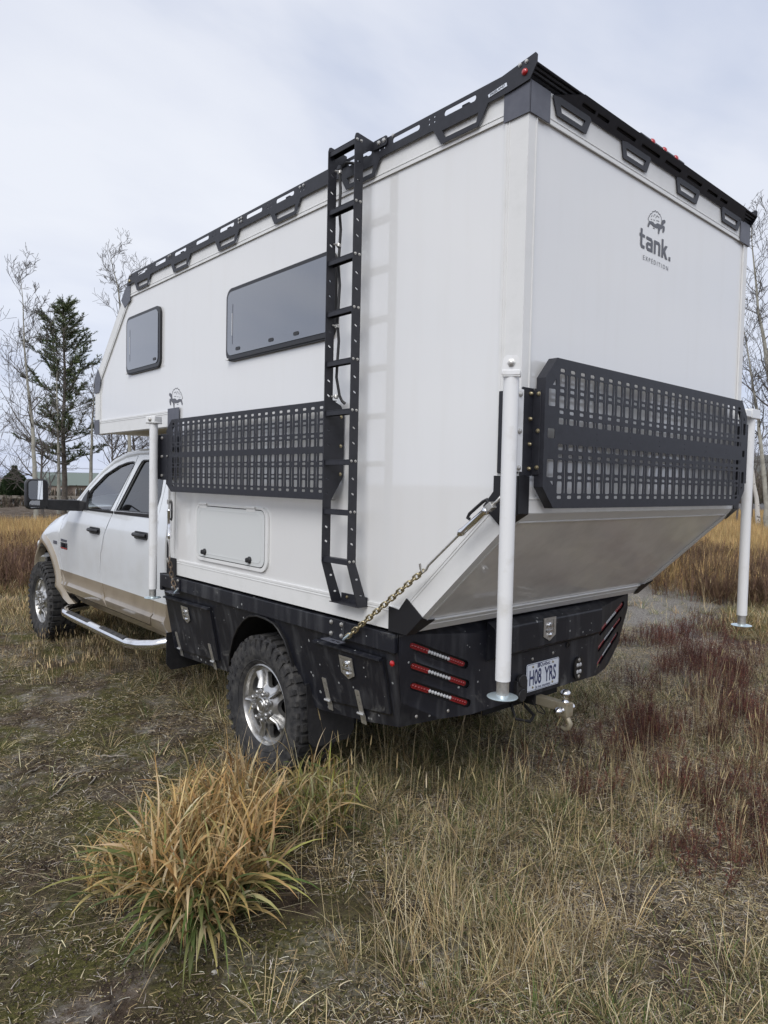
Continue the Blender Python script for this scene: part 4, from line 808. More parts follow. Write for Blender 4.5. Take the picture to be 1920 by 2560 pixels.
for s in (0, 1):
    q = (lambda x: x) if not s else XM
    SK = lambda u, v, w: (q(XS(u, v) + w), u, v)
    def skin(name, P, H_, t=.018, key='car', g=.045):
        b = MB(); plate(b, P, H_, t, SK, grid=g, back=False); return b.build(name, key, truck, 32, 0)
    fd = skin('front_door', FD, [FW]); rd = skin('rear_door', RD, [RW]); skin('cab_corner', CC, []); skin('rocker_panel', RK, []); fn_ = skin('front_fender', FN, [])
    for d, Wn, key in ((fd, FW, 'carglass'), (rd, RW, 'privacy')):
        b = MB(); plate(b, inset(Wn[::-1], -.004), [], 0, lambda u, v, w: (q(XS(u, v) + .016), u, v), grid=.12); b.build('window_glass', key, d, 40)
        b = MB(); plate(b, inset(Wn[::-1], -.006), [inset(Wn[::-1], .003)], .008, lambda u, v, w: (q(XS(u, v) - .002 + w), u, v), grid=0); b.build('window_seal', 'gasket', d, 0)
    for d, ya, yb in ((fd, 5.28, 4.345), (rd, 4.312, 3.46)):
        b = MB(); b.loft([[(q(XS(y, 1.446) - .006), y, 1.434), (q(XS(y, 1.446) - .006), y, 1.452 + (4.3 - y) * .012), (q(XS(y, 1.446) + .01), y, 1.458 + (4.3 - y) * .012), (q(XS(y, 1.446) + .01), y, 1.434)] for y in np.linspace(ya, yb, 6)]); b.build('belt_strip', 'gasket', d, 0)
    for d, hy, hz in ((fd, 4.725, 1.262), (rd, 3.70, 1.290)):
        b = MB(); plate(b, rr(hy - .13, hy + .12, hz - .030, hz + .030, .022, 4), [], .012, lambda u, v, w: (q(XS(u, v) - .010 + w), u, v)); b.tube([(q(XS(hy, hz) - .010), hy + .10, hz + .004), (q(XS(hy, hz) - .038), hy + .06, hz + .006), (q(XS(hy, hz) - .040), hy - .06, hz + .002), (q(XS(hy, hz) - .012), hy - .11, hz)], .017, 10); b.build('door_handle', 'plastic', d, 40, .003)
    # flare
    outp = [(6.742, .62), (6.752, .72), (6.742, .83), (6.70, .95), (6.62, 1.04), (6.52, 1.095), (6.42, 1.118), (6.31, 1.122), (6.18, 1.108), (6.05, 1.068), (5.94, 1.01), (5.84, .93), (5.77, .84), (5.71, .74), (5.66, .66), (5.58, .60), (5.46, .55), (5.30, .512)]
    inp = [(6.69, .62), (6.70, .72), (6.685, .81), (6.645, .89), (6.58, .955), (6.50, .995), (6.41, 1.015), (6.31, 1.02), (6.21, 1.01), (6.10, .98), (6.00, .93), (5.92, .865), (5.86, .79), (5.81, .71), (5.765, .63), (5.69, .57), (5.58, .525), (5.42, .495)]
    rows = []
    for (yo, zo), (yi, zi) in zip(outp, inp):
        xo = XS(min(yo, 6.8), max(zo, .6)); ym, zm = (yo * .45 + yi * .55), (zo * .45 + zi * .55)
        rows.append([(q(xo + .004), yo, zo), (q(xo - .006), yo * .93 + yi * .07, zo * .93 + zi * .07), (q(xo - .022), ym, zm), (q(xo - .027), yo * .1 + yi * .9, zo * .1 + zi * .9), (q(xo - .020), yi, zi), (q(xo + .06), yi, zi)])
    MB().grid(rows).build('fender_flare', 'tan', fn_, 50)
    b = MB(); ap = inp[:-2]; b.grid([[(q(.12), y, z + .02), (q(.60), y, z + .02)] for y, z in ap]); b.grid([[(q(.60), y, z), (q(.60), y, .35)] for y, z in ap]); b.build('wheel_well', 'dark', truck, 40)
    # A pillar and roof rail
    b = MB(); pth = [(5.60, 1.41), (5.42, 1.452), (5.26, 1.545), (5.10, 1.662), (4.90, 1.788), (4.66, 1.887), (4.40, 1.942), (4.17, 1.958), (3.80, 1.964), (3.25, 1.960)]
    b.tube([(q(XS(5.0, z) + .030), y, z) for y, z in pth], [.022, .030, .034, .036, .036, .036, .036, .036, .036, .036], 12); b.build('roof_pillar', 'car', truck, 60)
    # nerf bar
    b = MB(); pth = [(.20, 5.38, .468), (.08, 5.36, .462), (.0, 5.33, .458), (-.045, 5.27, .454), (-.068, 5.16, .451), (-.072, 4.9, .450), (-.072, 3.80, .450), (-.066, 3.66, .450), (-.03, 3.54, .455), (.04, 3.42, .470), (.14, 3.33, .50), (.30, 3.30, .55)]
    b.tube([(q(x), y, z) for x, y, z in pth], .040, 16); nb = b.build('side_step', 'chrome', truck, 60)
    for y0, y1 in ((4.50, 5.07), (3.70, 4.22)):
        b = MB(); b.loft([[(q(-.072 + .036 * math.sin(a)), y, .4505 + .0045 + .040 * math.cos(a)) for a in (-.95, -.7, -.4, 0, .4, .7, .95)] + [(q(-.072 + .02), y, .455), (q(-.072 - .02), y, .455)] for y in np.linspace(y0, y1, 12)]); b.build('step_pad', 'rubber', nb, 30)
# body shell pieces between the sides
b = MB(); NX = 14; rows = []
for y in (3.24, 3.30, 3.6, 4.0, 4.3, 4.45, 4.55, 4.62):
    r_ = []
    for k in range(NX + 1):
        t = -1 + 2 * k / NX; x = 1.0425 + t * .825; fy = y + (.10 * (1 - t * t) if y > 4.2 else 0); dz = .05 * (1 - t ** 4)
        z = 1.962 + dz - (max(0, y - 4.1) / .52) ** 2 * .065 - (.02 if y < 3.27 else 0); r_.append((x, min(fy, fy), z))
    rows.append(r_)
b.grid(rows); b.build('roof', 'car', truck, 40)
b = MB(); rows = []
for s_ in np.linspace(0, 1, 7):
    r_ = []
    for k in range(NX + 1):
        t = -1 + 2 * k / NX; x = 1.0425 + t * (.825 + .085 * s_); y = 4.615 + .10 * (1 - t * t) + s_ * (.93 + .10 * (1 - t * t)); z = 1.895 + .05 * (1 - t ** 4) * (1 - s_) - s_ * .455 - .03 * s_ * (1 - s_); r_.append((x, y, z))
    rows.append(r_)
b.grid(rows); b.build('windshield', 'carglass', truck, 40)
b = MB(); rows = []
for y in (5.50, 5.62, 5.83, 6.0, 6.2, 6.4, 6.55, 6.66, 6.73):
    r_ = []
    zt = ZT(y); xe = XS(y, zt)
    for k in range(NX + 1):
        t = -1 + 2 * k / NX; x = 1.0425 + t * (1.0425 - xe); z = zt + .055 * (1 - abs(t) ** 3) * (1 if y < 6.5 else .6) + (.02 if abs(t) < .45 else 0) - .002; yy = y + .06 * (1 - t * t) * max(0, (y - 5.6)); r_.append((x, yy, z))
    rows.append(r_)
b.grid(rows); b.build('hood', 'car', truck, 40)
b = MB(); b.box(.12, 1.965, 6.66, 6.80, .72, 1.02); b.build('front_fascia', 'car', truck, 0, .03)
b = MB(); b.box(.45, 1.635, 6.80, 6.84, .76, 1.12); b.box(.42, 1.665, 6.84, 6.85, .92, .96); b.box(1.02, 1.065, 6.84, 6.85, .76, 1.12); b.build('grille', 'chrome', truck, 0, .008)
for x0 in (.20, 1.67): b = MB(); b.box(x0, x0 + .215, 6.78, 6.82, .90, 1.09); b.build('headlight', 'ledwhite', truck, 0, .02)
b = MB(); prof = [(.16, 6.62), (.09, 6.72), (.13, 6.86), (.30, 6.94), (1.0425, 6.98), (1.785, 6.94), (1.955, 6.86), (1.995, 6.72), (1.925, 6.62)]
b.loft([[(x, y, z) for x, y in prof] for z in (.60, .84)], close=True); b.build('front_bumper', 'chrome', truck, 30, .02)
b = MB(); b.box(.10, 1.985, 3.232, 3.26, .56, 1.50); b.box(.20, 1.885, 3.232, 3.26, 1.85, 1.96); b.box(.12, .40, 3.232, 3.26, 1.50, 1.86); b.box(1.685, 1.965, 3.232, 3.26, 1.50, 1.86); b.build('cab_back', 'car', truck, 0)
b = MB(); b.box(.40, 1.685, 3.244, 3.250, 1.50, 1.85); b.build('rear_glass', 'privacy', truck, 0)
b = MB(); b.box(.11, 1.975, 3.26, 5.5, .56, .62); b.box(.14, 1.945, 5.35, 5.42, .60, 1.35); b.box(.11, 1.975, 5.42, 6.70, .70, .74); b.build('cab_floor', 'dark', truck, 0)
b = MB(); b.loft([[(x, y, z) for y, z in ((5.42, 1.40), (5.20, 1.41), (5.02, 1.36), (4.96, 1.24), (5.05, 1.0), (5.40, .95))] for x in (.15, 1.935)]); b.build('dashboard', 'seat', truck, 20, .01)
def seatm(x0, x1, y0):
    b = MB(); b.box(x0, x1, y0, y0 + .50, .95, 1.10); b.obox(((x0 + x1) / 2, y0 - .02, 1.36), (1, 0, 0), (0, .97, .22), (0, -.22, .97), (x1 - x0) / 2, .07, .30); b.obox(((x0 + x1) / 2, y0 - .10, 1.72), (1, 0, 0), (0, .97, .22), (0, -.22, .97), .12, .045, .075); b.build('seat', 'seat', truck, 0, .04)
seatm(.30, .82, 4.35); seatm(1.27, 1.79, 4.35); seatm(.22, 1.86, 3.42)
b = MB(); pts = []; cc = Vector((.56, 4.86, 1.36)); e1 = Vector((1, 0, 0)); e2 = Vector((0, .35, .94))
for k in range(25): a = 2 * math.pi * k / 24; pts.append(cc + e1 * math.cos(a) * .19 + e2 * math.sin(a) * .19)
b.tube(pts, .016, 8, caps=False); b.tube([cc - e1 * .18, cc + e1 * .18], .02, 8); b.tube([cc, (.56, 5.15, 1.22)], .03, 8); b.build('steering_wheel', 'plastic', truck, 60)
# towing mirrors
for s in (0, 1):
    q = (lambda x: x) if not s else XM
    b = MB(); O = rr(-.428, -.240, 1.440, 1.716, .045, 5)
    b.loft([[(q(-.334 + (u + .334) * k), y, 1.578 + (v - 1.578) * k) for u, v in O] for y, k in ((5.105, .94), (5.115, 1.0), (5.17, 1.0), (5.22, .86), (5.235, .6))]); mr_ = b.build('tow_mirror', 'plastic', truck, 50)
    b = MB(); plate(b, rr(-.412, -.256, 1.530, 1.700, .03, 4), [], .003, lambda u, v, w: (q(u), 5.101 + w + (u + .33) * .10, v)); b.build('mirror_glass', 'mirror', mr_, 0)
    b = MB(); plate(b, rr(-.408, -.260, 1.456, 1.520, .022, 4), [], .003, lambda u, v, w: (q(u), 5.101 + w + (u + .33) * .25, v + 0)); b.build('mirror_glass', 'mirror', mr_, 0)
    b = MB(); b.loft([[(q(-.25), 5.13 + dy, 1.478 + dz) for dy, dz in ((-.02, -.040), (.05, -.040), (.05, .050), (-.02, .050))], [(q(-.12), 5.13 + dy, 1.477 + dz) for dy, dz in ((-.022, -.050), (.05, -.050), (.05, .050), (-.022, .050))], [(q(.03), 5.13 + dy, 1.475 + dz) for dy, dz in ((-.03, -.055), (.07, -.055), (.07, .047), (-.03, .047))], [(q(.085), 5.13 + dy, 1.475 + dz) for dy, dz in ((-.06, -.045), (.10, -.045), (.10, .035), (-.06, .035))]]); b.build('mirror_arm', 'plastic', mr_, 0, .008)
    b = MB(); plate(b, [(5.235, 1.432), (4.985, 1.436), (5.055, 1.53), (5.085, 1.622), (5.16, 1.55)], [], .022, lambda u, v, w: (q(XS(u, v) - .010 + w), u, v)); b.build('mirror_sail', 'plastic', truck, 0, .003)
# badges (letter shapes too worn and small to read are left as raised blocks)
b = MB(); plate(b, rr(5.475, 5.675, 1.022, 1.085, .006), [], .004, lambda u, v, w: (XS(u, v) - .004 + w, u, v)); bd = b.build('door_badge', 'printblack', truck, 0)
text('2500', .050, lambda u, v, w: (XS(5.57, 1.05) - .0052, 5.575 - u, 1.040 + v + u * .0), 'steel', 'badge_numbers', bd, .001, sx=1.1, bold=.0005)
b = MB(); plate(b, rr(5.478, 5.672, 1.024, 1.036, 0), [], 0, lambda u, v, w: (XS(u, v) - .0046, u, v)); b.build('badge_stripe', 'red', bd, 0)
b = MB()
for k in range(7): plate(b, rr(5.648 - k * .027, 5.668 - k * .027, 1.094, 1.118 + .004 * (k in (0, 2)), .004), [], .004, lambda u, v, w: (XS(u, v) - .004 + w, u, v))
b.build('door_badge', 'cap', truck, 0)
b = MB(); plate(b, rr(5.80, 5.925, 1.050, 1.084, .004), [], .004, lambda u, v, w: (XS(u, v) - .004 + w, u, v)); b.build('fender_badge', 'cap', truck, 0)
#@@PART4
# ================================================================== GROUND AND SETTING
def vnoise(x, y, s, seed=0):   # smooth value noise, numpy
    x = np.asarray(x) * s + 1000.3; y = np.asarray(y) * s + 1000.7; xi = np.floor(x).astype(np.int64); yi = np.floor(y).astype(np.int64); fx = x - xi; fy = y - yi; fx = fx * fx * (3 - 2 * fx); fy = fy * fy * (3 - 2 * fy)
    def h(a, b_): n_ = (a * 374761393 + b_ * 668265263 + seed * 974634777) & 0xffffffff; n_ = ((n_ ^ (n_ >> 13)) * 1274126177) & 0xffffffff; return ((n_ ^ (n_ >> 16)) & 0xffff) / 65535.0
    return (h(xi, yi) * (1 - fx) + h(xi + 1, yi) * fx) * (1 - fy) + (h(xi, yi + 1) * (1 - fx) + h(xi + 1, yi + 1) * fx) * fy
def fbm(x, y, s, seed=0, o=3): return sum(vnoise(x, y, s * 2 ** k, seed + k) * .5 ** k for k in range(o)) / sum(.5 ** k for k in range(o))
def sstep(a, b, x): t = np.clip((x - a) / (b - a), 0, 1); return t * t * (3 - 2 * t)
# zone masks in world metres
def z_moss(x, y): n_ = (fbm(x, y, .8, 5) - .5) * 1.0; return sstep(.35, -.25, x - (y - 2) * .12 + n_) * sstep(-.8, .4, y + (x + 1) * .3 + n_) * sstep(9.5, 6.5, y + n_)
def z_red(x, y): n_ = (fbm(x, y, .7, 9) - .5) * 1.6; d = (y - .05 - (x - 1.0) * .34); return sstep(.72, 1.25, x + n_ * .35 - .35 * np.maximum(0, -y - .2)) * sstep(1.05, .15, np.abs(d + .25 + n_ * .45)) * sstep(7.2, 5.8, x)
def z_grav(x, y): n_ = (fbm(x, y, .9, 3) - .5) * 1.6; d = np.abs(y - (2.55 + (x - 6.2) * .38) + n_ * .5); return sstep(1.25, .5, d) * sstep(3.4, 4.8, x + n_) * sstep(11.5, 9.0, x + n_) 
def z_brown(x, y): n_ = (fbm(x, y, .5, 21) - .5) * 2.4; return sstep(8.2, 9.4, x + n_) * sstep(16, 13.2, x + n_)
def gz(x, y):
    r = np.hypot(x + 1, y - 1); return (fbm(x, y, .45, 1) - .5) * .07 * np.clip(r / 4, .3, 1) + (fbm(x, y, 2.6, 2) - .5) * .028 + (vnoise(x, y, 9, 4) - .5) * .012 - .012 - np.clip(np.hypot(x + 2, y + 1.6) - 52, 0, 62) * .052 * np.clip((y - x * .6) / 40, .15, 1)
# one sheet, fine near the camera and coarse to the horizon
def axis(c, fine, step, far):
    a = [0.0]; s = step
    while a[-1] < far:
        if a[-1] > fine: s *= 1.16
        a.append(a[-1] + s)
    a = np.array(a); return np.concatenate([-a[:0:-1], a]) + c
gx = axis(.4, 3.6, .045, 900); gy = axis(1.4, 3.2, .045, 900)
X_, Y_ = np.meshgrid(gx, gy); Zg = gz(X_, Y_)
me = bpy.data.meshes.new('ground'); nx, ny = len(gx), len(gy); V_ = np.stack([X_.ravel(), Y_.ravel(), Zg.ravel()], 1)
ii = (np.arange(ny - 1)[:, None] * nx + np.arange(nx - 1)[None, :]).ravel(); F_ = np.stack([ii, ii + 1, ii + nx + 1, ii + nx], 1)
me.vertices.add(len(V_)); me.vertices.foreach_set('co', V_.ravel()); me.loops.add(F_.size); me.loops.foreach_set('vertex_index', F_.ravel()); me.polygons.add(len(F_)); me.polygons.foreach_set('loop_start', np.arange(len(F_)) * 4); me.polygons.foreach_set('loop_total', np.full(len(F_), 4)); me.update()
me.polygons.foreach_set('use_smooth', np.ones(len(F_), bool))
zc_ = np.stack([z_moss(V_[:, 0], V_[:, 1]), z_red(V_[:, 0], V_[:, 1]), z_grav(V_[:, 0], V_[:, 1]), np.ones(len(V_))], 1).astype(np.float32)
at = me.color_attributes.new('zone', 'FLOAT_COLOR', 'POINT'); at.data.foreach_set('color', zc_.ravel())
gm = bpy.data.materials.new('field_soil'); gm.use_nodes = True; t = gm.node_tree; B_ = t.nodes['Principled BSDF']; B_.inputs['Roughness'].default_value = .95; B_.inputs['Specular IOR Level'].default_value = .15
def gn_(ty, **k):
    n_ = t.nodes.new(ty)
    for a, c in k.items(): setattr(n_, a, c)
    return n_
geo = gn_('ShaderNodeNewGeometry')
def noi(s, d=6, r=.6, dist=0.0): n_ = gn_('ShaderNodeTexNoise'); n_.inputs['Scale'].default_value = s; n_.inputs['Detail'].default_value = d; n_.inputs['Roughness'].default_value = r; n_.inputs['Distortion'].default_value = dist; t.links.new(geo.outputs['Position'], n_.inputs['Vector']); return n_.outputs['Fac']
def rng_(i, a, c, lo=0, hi=1): n_ = gn_('ShaderNodeMapRange'); n_.inputs[1].default_value = a; n_.inputs[2].default_value = c; n_.inputs[3].default_value = lo; n_.inputs[4].default_value = hi; t.links.new(i, n_.inputs[0]); return n_.outputs[0]
def mix_(f, a, c):
    n_ = gn_('ShaderNodeMix', data_type='RGBA')
    if hasattr(f, 'links'): t.links.new(f, n_.inputs[0])
    else: n_.inputs[0].default_value = f
    for k, v in ((6, a), (7, c)):
        if hasattr(v, 'links'): t.links.new(v, n_.inputs[k])
        else: n_.inputs[k].default_value = (*v, 1)
    return n_.outputs[2]
def mu(a, c, op='MULTIPLY'):
    n_ = gn_('ShaderNodeMath', operation=op)
    for k, v in enumerate((a, c)):
        if hasattr(v, 'links'): t.links.new(v, n_.inputs[k])
        else: n_.inputs[k].default_value = v
    return n_.outputs[0]
zn = gn_('ShaderNodeVertexColor', layer_name='zone'); sp_ = gn_('ShaderNodeSeparateColor'); t.links.new(zn.outputs[0], sp_.inputs[0])
soil = mix_(rng_(noi(14, 8, .7), .38, .66), (.034, .024, .017), (.135, .10, .072))
soil = mix_(rng_(noi(1.7, 5, .6), .45, .7), soil, (.16, .135, .11))
moss = mix_(rng_(noi(55, 4, .7), .35, .7), (.034, .034, .012), (.165, .155, .052))
mossm = mu(rng_(noi(1.9, 6, .62, .4), .42, .56), sp_.outputs[0])
col = mix_(mossm, soil, moss)
dust = mu(rng_(noi(2.3, 7, .7, .6), .52, .64), rng_(noi(30, 4, .6), .35, .6))
col = mix_(mu(dust, .75), col, (.36, .335, .30))
col = mix_(mu(sp_.outputs[1], .5), col, (.085, .04, .035))
grv = mix_(rng_(noi(48, 6, .75), .4, .65), (.12, .11, .10), (.36, .34, .31))
col = mix_(sp_.outputs[2], col, grv)
fib = gn_('ShaderNodeTexVoronoi', feature='DISTANCE_TO_EDGE'); fib.inputs['Scale'].default_value = 60; t.links.new(geo.outputs['Position'], fib.inputs['Vector'])
t.links.new(col, B_.inputs['Base Color'])
bp = gn_('ShaderNodeBump'); bp.inputs['Strength'].default_value = .9; bp.inputs['Distance'].default_value = .02
t.links.new(mu(mu(noi(24, 8, .75), 1.0), mu(noi(110, 3, .7), .45), 'ADD'), bp.inputs['Height']); t.links.new(bp.outputs[0], B_.inputs['Normal'])
me.materials.append(gm); gr = bpy.data.objects.new('ground', me); COL.objects.link(gr); tag(gr, 'mossy brown soil with pale gravel strip under the grass', kind='structure')

# ---- plant materials: colour from a per-blade attribute, shifted a little per instance
def leafmat(name, rough=.6, tl=.16, spec=.25):
    m = bpy.data.materials.new(name); m.use_nodes = True; t = m.node_tree; b_ = t.nodes['Principled BSDF']; b_.inputs['Roughness'].default_value = rough; b_.inputs['Specular IOR Level'].default_value = spec
    v = t.nodes.new('ShaderNodeVertexColor'); v.layer_name = 'tint'; oi = t.nodes.new('ShaderNodeObjectInfo'); hs_ = t.nodes.new('ShaderNodeHueSaturation')
    mr = t.nodes.new('ShaderNodeMapRange'); mr.inputs[3].default_value = .60; mr.inputs[4].default_value = 1.40; t.links.new(oi.outputs['Random'], mr.inputs[0]); t.links.new(mr.outputs[0], hs_.inputs['Value']); t.links.new(v.outputs[0], hs_.inputs['Color'])
    t.links.new(hs_.outputs[0], b_.inputs['Base Color'])
    td = t.nodes.new('ShaderNodeBsdfTranslucent'); t.links.new(hs_.outputs[0], td.inputs[0]); ms = t.nodes.new('ShaderNodeMixShader'); ms.inputs[0].default_value = tl
    o_ = t.nodes['Material Output']; t.links.new(b_.outputs[0], ms.inputs[1]); t.links.new(td.outputs[0], ms.inputs[2]); t.links.new(ms.outputs[0], o_.inputs[0]); return m
M['leaf'] = leafmat('grass_blade'); M['stalk'] = leafmat('dry_stalk', .7, .1); M['needle'] = leafmat('pine_needle', .6, .1)
class Strips:   # quad strips: one numpy batch of blades
    def __init__(s): s.V = []; s.F = []; s.C = []; s.n = 0
    def blade(s, P, wd, side, col, taper=True):
        k = len(P); P = np.asarray(P, float); side = np.asarray(side, float); t_ = np.linspace(0, 1, k)
        wv = wd * ((1 - t_ ** 2.2) * .9 + .1 * (1 - t_)) if taper else np.full(k, wd) * (1 - .5 * t_)
        if taper: wv = wd * np.sin(np.pi * np.clip(t_ * .62 + .28, 0, 1)) ** 1.0 * (1 - t_ ** 5); wv[-1] = wd * .03
        a = P - side * wv[:, None] / 2; c = P + side * wv[:, None] / 2
        s.V.append(np.stack([a, c], 1).reshape(-1, 3)); base = s.n + np.arange(k - 1) * 2; s.F.append(np.stack([base, base + 1, base + 3, base + 2], 1)); s.n += 2 * k
        cc = np.ones((2 * k, 4)); cc[:, :3] = np.asarray(col)[None] if np.ndim(col) == 1 else np.repeat(np.asarray(col), 2, 0); s.C.append(cc)
    def mesh(s, name, key):
        V = np.concatenate(s.V); F = np.concatenate(s.F); C_ = np.concatenate(s.C).astype(np.float32)
        me = bpy.data.meshes.new(name); me.vertices.add(len(V)); me.vertices.foreach_set('co', V.ravel()); me.loops.add(F.size); me.loops.foreach_set('vertex_index', F.ravel().astype(np.int32)); me.polygons.add(len(F)); me.polygons.foreach_set('loop_start', np.arange(len(F)) * 4); me.polygons.foreach_set('loop_total', np.full(len(F), 4)); me.update()
        a = me.color_attributes.new('tint', 'FLOAT_COLOR', 'POINT'); a.data.foreach_set('color', C_.ravel()); me.polygons.foreach_set('use_smooth', np.ones(len(F), bool)); me.materials.append(M[key]); return me
def arc(p0, az_, lean0, lean1, L_, k=5, twist=0.0):
    """points of a blade starting at p0 heading az, leaning from lean0 (rad from vertical) to lean1"""
    pts = [np.array(p0, float)]; dl = L_ / (k - 1)
    for i in range(k - 1):
        t_ = (i + .5) / (k - 1); le = lean0 + (lean1 - lean0) * t_ ** 1.4; a = az_ + twist * t_; pts.append(pts[-1] + dl * np.array([math.sin(le) * math.cos(a), math.sin(le) * math.sin(a), math.cos(le)]))
    return pts
U = random.uniform
def pick(cols): c = random.choice(cols); k = U(.75, 1.25); return (c[0] * k, c[1] * k * U(.93, 1.07), c[2] * k)
STRAW = [(.52, .41, .22), (.62, .51, .30), (.38, .28, .14), (.28, .22, .12), (.62, .54, .37)]
GRN = [(.08, .12, .03), (.13, .16, .05), (.17, .18, .07), (.10, .13, .05)]
ORG = [(.42, .24, .09), (.46, .30, .12), (.34, .20, .08), (.52, .38, .19), (.46, .34, .15), (.30, .20, .10)]
TPL = bpy.data.collections.new('plant_templates')
def template(name, S, key='leaf'):
    o = bpy.data.objects.new(name, S.mesh(name, key)); return o
def tuft(nb, h, spread, cols, wd, lean=(.05, .7), bend=(.3, 1.2), k=5):
    S = Strips()
    for _ in range(nb):
        a = U(0, 6.283); r = spread * math.sqrt(U(0, 1)); l0 = U(*lean); P = arc((r * math.cos(a), r * math.sin(a), -.01), a + U(-.8, .8), l0, l0 + U(*bend), h * U(.45, 1.1), k)
        sa = a + 1.57 + U(-.9, .9); S.blade(P, wd * U(.6, 1.3), (math.cos(sa), math.sin(sa), 0), pick(cols))
    return S
def stalks(nb, h, spread, cols, wd=.0018, head=True):
    S = Strips()
    for _ in range(nb):
        a = U(0, 6.283); r = spread * U(0, 1); l0 = U(.0, .22); P = arc((r * math.cos(a), r * math.sin(a), -.01), a, l0, l0 + U(.0, .35), h * U(.6, 1.15), 6); c = pick(cols); sa = U(0, 3.14)
        S.blade(P, wd, (math.cos(sa), math.sin(sa), 0), c, False)
        if head and U(0, 1) < .6:
            tp = P[-1]; d = P[-1] - P[-2]; d = d / np.linalg.norm(d)
            S.blade([tp - d * .02, tp + d * .012, tp + d * .045], wd * 3.2, (math.cos(sa + 1), math.sin(sa + 1), 0), pick([(.45, .36, .2), (.38, .30, .17)]), True)
    return S
def debris(nb, rad, cols, L_=(.01, .06), wd=.0022):
    S = Strips()
    for _ in range(nb):
        x, y = U(-rad, rad), U(-rad, rad); a = U(0, 6.283); ln = U(*L_); cv = U(-.22, .22); z = U(.001, .010); sl_ = U(-.12, .25) * ln; P = []
        for k in range(4): t_ = k / 3; P.append((x + math.cos(a + cv * t_) * ln * t_, y + math.sin(a + cv * t_) * ln * t_, z + math.sin(t_ * 3.14) * ln * .05 + sl_ * t_))
        S.blade(P, wd * U(.6, 1.5), (-math.sin(a), math.cos(a), U(-.4, .4)), pick(cols), False)
    return S
def twiggy(nb, h, spread, cols, wd=.002, sub=6, leafc=None):
    S = Strips()
    for _ in range(nb):
        a = U(0, 6.283); r = spread * U(0, 1); l0 = U(.0, .45); P = arc((r * math.cos(a), r * math.sin(a), -.01), a, l0, l0 + U(-.2, .25), h * U(.55, 1.1), 6); c = pick(cols); sa = U(0, 3.14); S.blade(P, wd * 1.4, (math.cos(sa), math.sin(sa), 0), c, False)
        for j in range(sub):
            i = random.randint(1, 4); p = P[i] * .5 + P[i + 1] * .5; aa = U(0, 6.283); Q = arc(p, aa, U(.3, .9), U(.0, .5), h * U(.12, .38), 4); S.blade(Q, wd, (math.cos(aa + 1.5), math.sin(aa + 1.5), 0), pick(cols), False)
            if leafc:
                for q in range(3): z_ = U(0, 1); pp = Q[0] * (1 - z_) + Q[-1] * z_; la = U(0, 6.28); S.blade(arc(pp, la, U(.4, 1.6), U(.8, 2), U(.008, .02), 3), U(.003, .006), (math.cos(la + 1.57), math.sin(la + 1.57), 0), pick(leafc))
    return S
def scatter(name, pts, tpls, smin, smax, label=None, tilt=.12, zoff=0.0, hgt=None):
    n_ = len(pts); pts = np.asarray(pts)[:, :2]; z = gz(pts[:, 0], pts[:, 1]) + zoff
    me = bpy.data.meshes.new(name); me.vertices.add(n_); me.vertices.foreach_set('co', np.stack([pts[:, 0], pts[:, 1], z], 1).ravel())
    a = me.attributes.new('rot', 'FLOAT_VECTOR', 'POINT'); a.data.foreach_set('vector', np.stack([rng.normal(0, tilt, n_), rng.normal(0, tilt, n_), rng.uniform(0, 6.283, n_)], 1).ravel())
    s_ = rng.uniform(smin, smax, n_); s_ = s_ if hgt is None else s_ * hgt
    a = me.attributes.new('scl', 'FLOAT', 'POINT'); a.data.foreach_set('value', s_.astype(np.float32))
    a = me.attributes.new('idx', 'INT', 'POINT'); a.data.foreach_set('value', rng.integers(0, len(tpls), n_).astype(np.int32))
    o = bpy.data.objects.new(name, me); COL.objects.link(o); tag(o, label, kind='stuff')
    c = bpy.data.collections.new(name + '_templates')
    for k, tp in enumerate(tpls): tp.name = '%s_%02d' % (name, k); c.objects.link(tp)
    g = bpy.data.node_groups.new(name + '_scatter', 'GeometryNodeTree'); g.interface.new_socket('Geometry', in_out='INPUT', socket_type='NodeSocketGeometry'); g.interface.new_socket('Geometry', in_out='OUTPUT', socket_type='NodeSocketGeometry')
    gi = g.nodes.new('NodeGroupInput'); go = g.nodes.new('NodeGroupOutput'); ci = g.nodes.new('GeometryNodeCollectionInfo'); ci.inputs[0].default_value = c; ci.inputs['Separate Children'].default_value = True; ci.inputs['Reset Children'].default_value = True
    ip = g.nodes.new('GeometryNodeInstanceOnPoints'); ip.inputs['Pick Instance'].default_value = True
    def na(nm, ty): q = g.nodes.new('GeometryNodeInputNamedAttribute'); q.data_type = ty; q.inputs[0].default_value = nm; return q.outputs[0]
    g.links.new(gi.outputs[0], ip.inputs['Points']); g.links.new(ci.outputs[0], ip.inputs['Instance']); g.links.new(na('idx', 'INT'), ip.inputs['Instance Index']); g.links.new(na('rot', 'FLOAT_VECTOR'), ip.inputs['Rotation']); g.links.new(na('scl', 'FLOAT'), ip.inputs['Scale']); g.links.new(ip.outputs[0], go.inputs[0])
    md = o.modifiers.new('scatter', 'NODES'); md.node_group = g; return o
def sample(n_, x0, x1, y0, y1, dens):
    x = rng.uniform(x0, x1, n_); y = rng.uniform(y0, y1, n_); k = rng.uniform(0, 1, n_) < dens(x, y); x, y = x[k], y[k]
    # keep tyres clear
    ok = np.ones(len(x), bool)
    for wx, wy in ((.2, 1.87), (.2, 6.33), (1.88, 1.87), (1.88, 6.33)): ok &= ~((np.abs(x - wx) < .18) & (np.abs(y - wy) < .20))
    return np.stack([x[ok], y[ok]], 1)
